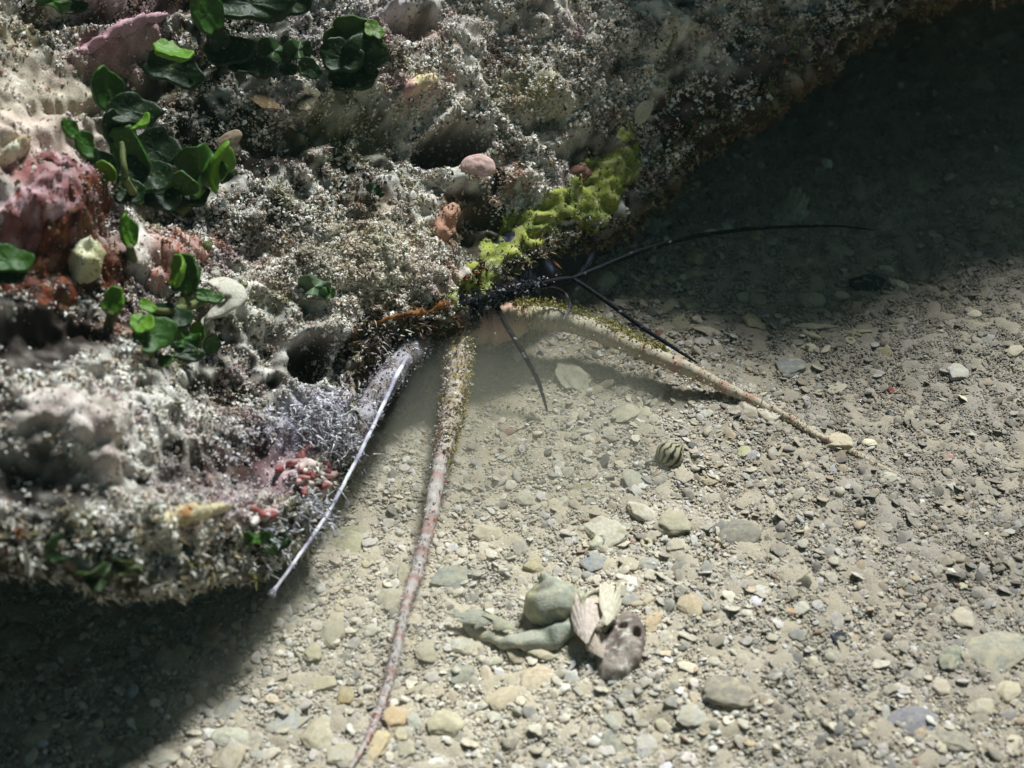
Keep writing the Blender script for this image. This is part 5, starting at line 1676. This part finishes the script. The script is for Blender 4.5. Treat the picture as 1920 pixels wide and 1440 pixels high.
    ('chip', 914, 1000, 60, 34, 10, (206, 190, 160), "large cream flat chip right of the banded antenna", .5, (8, 0)),
    ('pebble', 846, 1054, 30, 16, 6, (214, 210, 200), "small smooth white pebble right of the banded antenna", .7, (0, 0)),
    ('chip', 844, 1086, 84, 46, 20, (126, 134, 126), "speckled slate-grey slab right of the banded antenna", .4, (8, 0)),
    ('pebble', 762, 1082, 34, 50, 0, (166, 158, 128), "khaki rounded stone left of the banded antenna's middle", .6, (0, 0)),
    ('chip', 736, 1128, 62, 52, 30, (186, 176, 152), "large pale chip with a white corner left of the banded antenna", .5, (8, 0)),
    ('chip', 738, 1146, 26, 22, 10, (216, 208, 188), "white triangular chip resting on the large pale one", .6, (10, 0)),
    ('stick', 726, 1170, 54, 9, 26, (204, 198, 180), "white rod touching the banded antenna", .9, (0, 0)),
    ('chip', 696, 1182, 30, 20, 30, (214, 206, 184), "white chip left of the white rod", .7, (0, 0)),
    ('valve', 686, 1158, 40, 18, 40, (146, 142, 122), "grey-green shell blade above the white chip", .4, (30, 0)),
    ('pebble', 622, 1188, 54, 60, 20, (156, 148, 122), "big smooth sand-brown stone on the edge of the left shadow", .5, (0, 0)),
    ('pebble', 585, 1226, 40, 34, 0, (178, 166, 128), "yellowish lump below the big smooth sand-brown stone", .7, (0, 0)),
    ('pebble', 602, 1284, 62, 34, 6, (186, 172, 134), "cream-yellow lump with white grit, midway along the shadow's edge", .6, (0, 0)),
    ('pebble', 648, 1308, 34, 38, 0, (156, 128, 74), "brown-ochre cube-like lump left of the banded antenna's tip", .8, (0, 0)),
    ('valve', 540, 1352, 104, 52, 16, (172, 172, 168), "large pale grey ragged oyster flake at the bottom", .35, (12, 0)),
    ('disc', 432, 1386, 72, 40, -4, (196, 194, 172), "white rounded shell cap behind a big stone at the bottom", .7, (10, 0)),
    ('pebble', 426, 1432, 66, 70, 0, (160, 146, 124), "big tan stone cut by the bottom edge in front of the white shell cap", .7, (0, 0)),
    ('valve', 500, 1408, 64, 34, 10, (178, 178, 168), "grey-white shell flake between the tan stone and oyster flake", .5, (14, 0)),
    ('pebble', 308, 1424, 60, 40, 10, (180, 172, 158), "pale stone at the bottom left of the big tan stone", .7, (0, 0)),
    ('pebble', 196, 1412, 40, 26, 0, (178, 166, 144), "light rounded stone by the bottom edge near the far left sand", .7, (0, 0)),
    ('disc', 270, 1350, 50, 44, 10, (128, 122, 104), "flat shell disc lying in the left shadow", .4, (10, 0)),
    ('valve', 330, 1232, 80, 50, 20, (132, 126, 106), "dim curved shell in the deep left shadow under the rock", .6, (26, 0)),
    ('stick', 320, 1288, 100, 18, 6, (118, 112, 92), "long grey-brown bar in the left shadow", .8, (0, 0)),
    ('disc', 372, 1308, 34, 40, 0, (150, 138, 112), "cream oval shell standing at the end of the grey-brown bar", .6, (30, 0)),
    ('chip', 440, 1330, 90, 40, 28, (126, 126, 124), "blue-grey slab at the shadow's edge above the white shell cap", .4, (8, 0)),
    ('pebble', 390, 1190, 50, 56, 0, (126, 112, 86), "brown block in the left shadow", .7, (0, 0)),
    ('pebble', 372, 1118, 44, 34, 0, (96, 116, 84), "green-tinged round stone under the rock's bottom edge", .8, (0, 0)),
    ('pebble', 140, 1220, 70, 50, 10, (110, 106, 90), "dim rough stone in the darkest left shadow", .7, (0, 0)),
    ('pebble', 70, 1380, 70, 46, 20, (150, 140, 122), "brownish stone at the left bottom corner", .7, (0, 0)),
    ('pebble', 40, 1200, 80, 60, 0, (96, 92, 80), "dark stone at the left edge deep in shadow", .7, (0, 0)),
    ('chip', 800, 1224, 44, 40, -10, (188, 180, 152), "cream block below the conch's wing", .7, (6, 0)),
    ('chip', 868, 1216, 50, 34, 12, (206, 200, 178), "white knobbly rubble under the conch's wing", .7, (6, 0)),
    ('chip', 968, 1226, 38, 40, 0, (200, 178, 150), "tan tooth-shaped chip under the conch whorl", .7, (8, 0)),
    ('pebble', 928, 1240, 30, 22, -14, (196, 190, 164), "cream two-tone pebble left of the tan tooth-shaped chip", .6, (0, 0)),
    ('chip', 1020, 1226, 66, 34, 4, (196, 180, 144), "wide cream rubble under the conch's belly", .7, (6, 0)),
    ('chip', 864, 1266, 64, 40, 24, (132, 136, 126), "speckled grey slab left of the round cream-peach disc", .45, (8, 0)),
    ('stick', 790, 1290, 70, 14, 24, (168, 156, 124), "long tan stick right of the banded antenna's tip", .8, (0, 0)),
    ('stick', 812, 1324, 34, 12, 78, (212, 206, 188), "upright white sliver below the long tan stick", .8, (0, 0)),
    ('chip', 836, 1364, 70, 56, 10, (204, 192, 152), "large pale yellow block with a peaked top at the bottom", .8, (8, 0)),
    ('chip', 776, 1358, 34, 36, 30, (178, 176, 164), "grey-white chip left of the large peaked block", .7, (8, 0)),
    ('pebble', 750, 1378, 30, 28, 0, (204, 184, 144), "small cream pebble hugging the orange-peach lump", .7, (0, 0)),
    ('pebble', 760, 1408, 40, 36, 0, (160, 150, 126), "sandy pebble right of the long peach-coloured piece", .7, (0, 0)),
    ('chip', 930, 1344, 40, 20, 4, (206, 200, 186), "flat white chip under the flat tan pebble", .5, (6, 0)),
    ('pebble', 972, 1328, 22, 14, 0, (218, 212, 196), "little white pebble right of the flat tan pebble", .7, (0, 0)),
    ('chip', 600, 1384, 70, 60, 0, (196, 182, 152), "lumpy cream rubble right of the oyster flake", .8, (6, 0)),
    ('chip', 640, 1420, 60, 44, 30, (178, 170, 152), "grey cream rubble at the bottom beside the long peach piece", .7, (6, 0)),
    ('valve', 752, 1210, 0, 0, 0, (0, 0, 0), "", .5, (0, 0)),
]
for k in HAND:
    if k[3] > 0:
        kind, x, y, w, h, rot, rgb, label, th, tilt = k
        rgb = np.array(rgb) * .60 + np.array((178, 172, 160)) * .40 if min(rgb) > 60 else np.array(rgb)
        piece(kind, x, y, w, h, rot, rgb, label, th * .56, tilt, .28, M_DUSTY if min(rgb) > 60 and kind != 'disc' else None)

# ------------------------------------------------------------------ more loose pieces, nameless in the photograph but countable
LAND = [("the striped snail shell", 1256, 852), ("the broken conch", 990, 1160), ("the speckled brown shell", 1163, 1204), ("the round cream-peach disc", 1012, 1276), ("the purple disc", 1712, 1362),
        ("the slate-grey pebble", 1482, 691), ("the flaky coral chunk", 1078, 712), ("the white angular block", 1132, 1002), ("the brown-grey oval shell", 1386, 1004), ("the big brownish-grey stone", 1362, 1300),
        ("the orange-peach lump", 738, 1350), ("the oyster flake", 540, 1352), ("the round khaki disc", 652, 1026), ("the speckled slate slab", 844, 1086), ("the coral sticks", 1550, 625), ("the nearly black stone", 1626, 536),
        ("the cream antenna lump", 1570, 832), ("the broad khaki stone", 1870, 1230), ("the blue-black stone", 1572, 1198), ("the dark arched slab", 1150, 1392), ("the sandy-brown notched stone", 1258, 984),
        ("the dark red fragment", 1672, 734), ("the half-ring shell", 1490, 396), ("the upright coral finger", 1256, 526), ("the dull red fragment", 1778, 858), ("the banded antenna", 800, 1000), ("the tan angular chip", 1294, 1140)]
HUES = [("cream", (206, 192, 160)), ("white", (222, 216, 206)), ("tan", (186, 164, 128)), ("grey", (150, 146, 136)), ("pinkish", (196, 170, 156)), ("ochre", (178, 150, 100)), ("slate", (116, 118, 116)), ("pale", (200, 194, 178)), ("khaki", (164, 156, 126)), ("brown", (130, 106, 82))]
HUE_P = np.array([.22, .16, .12, .13, .08, .05, .05, .1, .06, .03])
HUE_P /= HUE_P.sum()
WORDS = {'chip': ("angular chip", "rubble chip", "jagged chip"), 'pebble': ("rounded pebble", "worn pebble", "oval pebble"), 'disc': ("shell disc", "round shell"), 'valve': ("shell flake", "ribbed shell scrap"), 'stick': ("coral stick", "coral splinter")}
SIZES = ((0, "tiny"), (14, "small"), (20, "middling"), (27, "sizeable"))
r_ = np.random.default_rng(123)
used = set()
n_auto, tries = 0, 0
while n_auto < 185 and tries < 9000:
    tries += 1
    p = np.array([r_.uniform(-.26, .36), r_.uniform(-.20, .40), 0])
    p[2] = float(bed_h(p[0], p[1])[0])
    if not in_view(p[None], -.02)[0]: continue
    d = p - CAM
    z = d @ FWD
    px, py = 960 + 960 * (d @ RIGHT) / z / TAN, 720 - 960 * (d @ UP) / z / TAN
    tpos = face_st(px, py)
    if tpos[1] > lip_t(tpos[0]) - .004: continue                # behind the rock
    if px > 1250 and py < 430 and r_.random() < .8: continue
    if abs(px - 900) < 140 and 560 < py < 860: continue        # the silted hollow under the lobster
    if px > 1350 and 560 < py < 1050 and r_.random() < .6: continue
    size = 10 + 24 * r_.random() ** 2.0
    rad = .5 * size * mpp(p)
    if any(math.hypot(p[0] - a, p[1] - b_) < (rad + c) * .85 for a, b_, c, _o in PLACED): continue
    kind = r_.choice(['chip', 'pebble', 'disc', 'valve', 'stick'], p=[.40, .09, .13, .28, .10])
    hue, rgb = HUES[r_.choice(len(HUES), p=HUE_P)]
    asp = r_.uniform(.45, .9)
    w, h = size, size * asp * .8
    if kind == 'stick': w, h = size * 1.5, size * .32
    q = sorted(LAND, key=lambda L: math.hypot(px - L[1], py - L[2]))
    szw = [n for s0, n in SIZES if size >= s0][-1]
    lab = None
    for L in q[:2]:
        dx, dy = px - L[1], py - L[2]
        if L[0] == "the banded antenna" and abs(dy) > abs(dx): continue
        dist = math.hypot(dx, dy)
        far = "close" if dist < 75 else "a little" if dist < 150 else "well"
        dr = ("right of" if dx > 0 else "left of") if abs(dx) > 1.6 * abs(dy) else ("below" if dy > 0 else "above") if abs(dy) > 1.6 * abs(dx) else ("below and " if dy > 0 else "above and ") + ("right of" if dx > 0 else "left of")
        for wd in r_.permutation(WORDS[kind]):
            t = f"{szw} {hue} {wd} {far} {dr} {L[0]}"
            if t not in used:
                lab = t
                break
        if lab: break
    if not lab: continue
    used.add(lab)
    piece(kind, px, py, w, h, r_.uniform(-70, 70) if kind != 'stick' else r_.uniform(-60, 60), (np.array(rgb) * .6 + np.array((182, 176, 164)) * .4) * r_.uniform(.95, 1.1), lab, r_.uniform(.25, .5), (r_.uniform(-14, 18), r_.uniform(-14, 14)),
          sink=.18, mat=M_DUSTY if r_.random() < .7 else None, group="loose shell and coral pieces on the sand", at=p)
    n_auto += 1

# ------------------------------------------------------------------ silt the lobster has stirred up
vm = bpy.data.materials.new("silt_water")
vm.use_nodes = True
vn = vm.node_tree
vn.nodes.clear()
pv = vn.nodes.new("ShaderNodeVolumePrincipled")
pv.inputs["Color"].default_value = (.86, .82, .66, 1)
pv.inputs["Density"].default_value = 7.5
vo = vn.nodes.new("ShaderNodeOutputMaterial")
vn.links.new(pv.outputs[0], vo.inputs["Volume"])
vm.cycles.homogeneous_volume = True
V, F = ico(4)
V = V * (1 + .35 * fbm(V + 3, .5, 2)[:, None])
p = np.array(ground(865, 765))
o = link("silt_cloud", mesh_np("silt_cloud", V * (.17, .15, .045), F), vm, None, (p[0], p[1], p[2] + .014))
tag(o, kind='stuff')
vm2 = vm.copy()
vm2.name = "thin_silt_water"
[n for n in vm2.node_tree.nodes if n.type == 'PRINCIPLED_VOLUME'][0].inputs["Density"].default_value = 2.6
V, F = ico(4)
V = V * (1 + .35 * fbm(V + 8, .5, 2)[:, None])
p = np.array(ground(420, 1190))
o = link("silt_cloud", mesh_np("silt_cloud", V * (.20, .11, .035), F), vm2, None, (p[0], p[1], p[2] + .010))
tag(o, kind='stuff')
V, F = ico(4)
V = V * (1 + .35 * fbm(V + 15, .5, 2)[:, None])
p = np.array(ground(700, 930))
o = link("silt_cloud", mesh_np("silt_cloud", V * (.24, .20, .032), F), vm2, None, (p[0], p[1], p[2] + .009))
tag(o, kind='stuff')

# ------------------------------------------------------------------ the water itself: a thin green veil over everything
wm = bpy.data.materials.new("sea_water")
wm.use_nodes = True
wt = wm.node_tree
wt.nodes.clear()
wv = wt.nodes.new("ShaderNodeVolumePrincipled")
wv.inputs["Color"].default_value = (.62, .92, .78, 1)
wv.inputs["Density"].default_value = .015
wx = wt.nodes.new("ShaderNodeOutputMaterial")
wt.links.new(wv.outputs[0], wx.inputs["Volume"])
wm.cycles.homogeneous_volume = True
hx, zb, zt = 32.0, -1.1, .75
V = np.array([(x, y, z) for x in (-hx, hx) for y in (-hx, hx) for z in (zb, zt)])
F = np.array([(0, 1, 3, 2), (4, 6, 7, 5), (0, 4, 5, 1), (2, 3, 7, 6), (0, 2, 6, 4), (1, 5, 7, 3)])
tag(link("haze", mesh_np("haze", V, F, smooth=False), wm), kind='stuff')
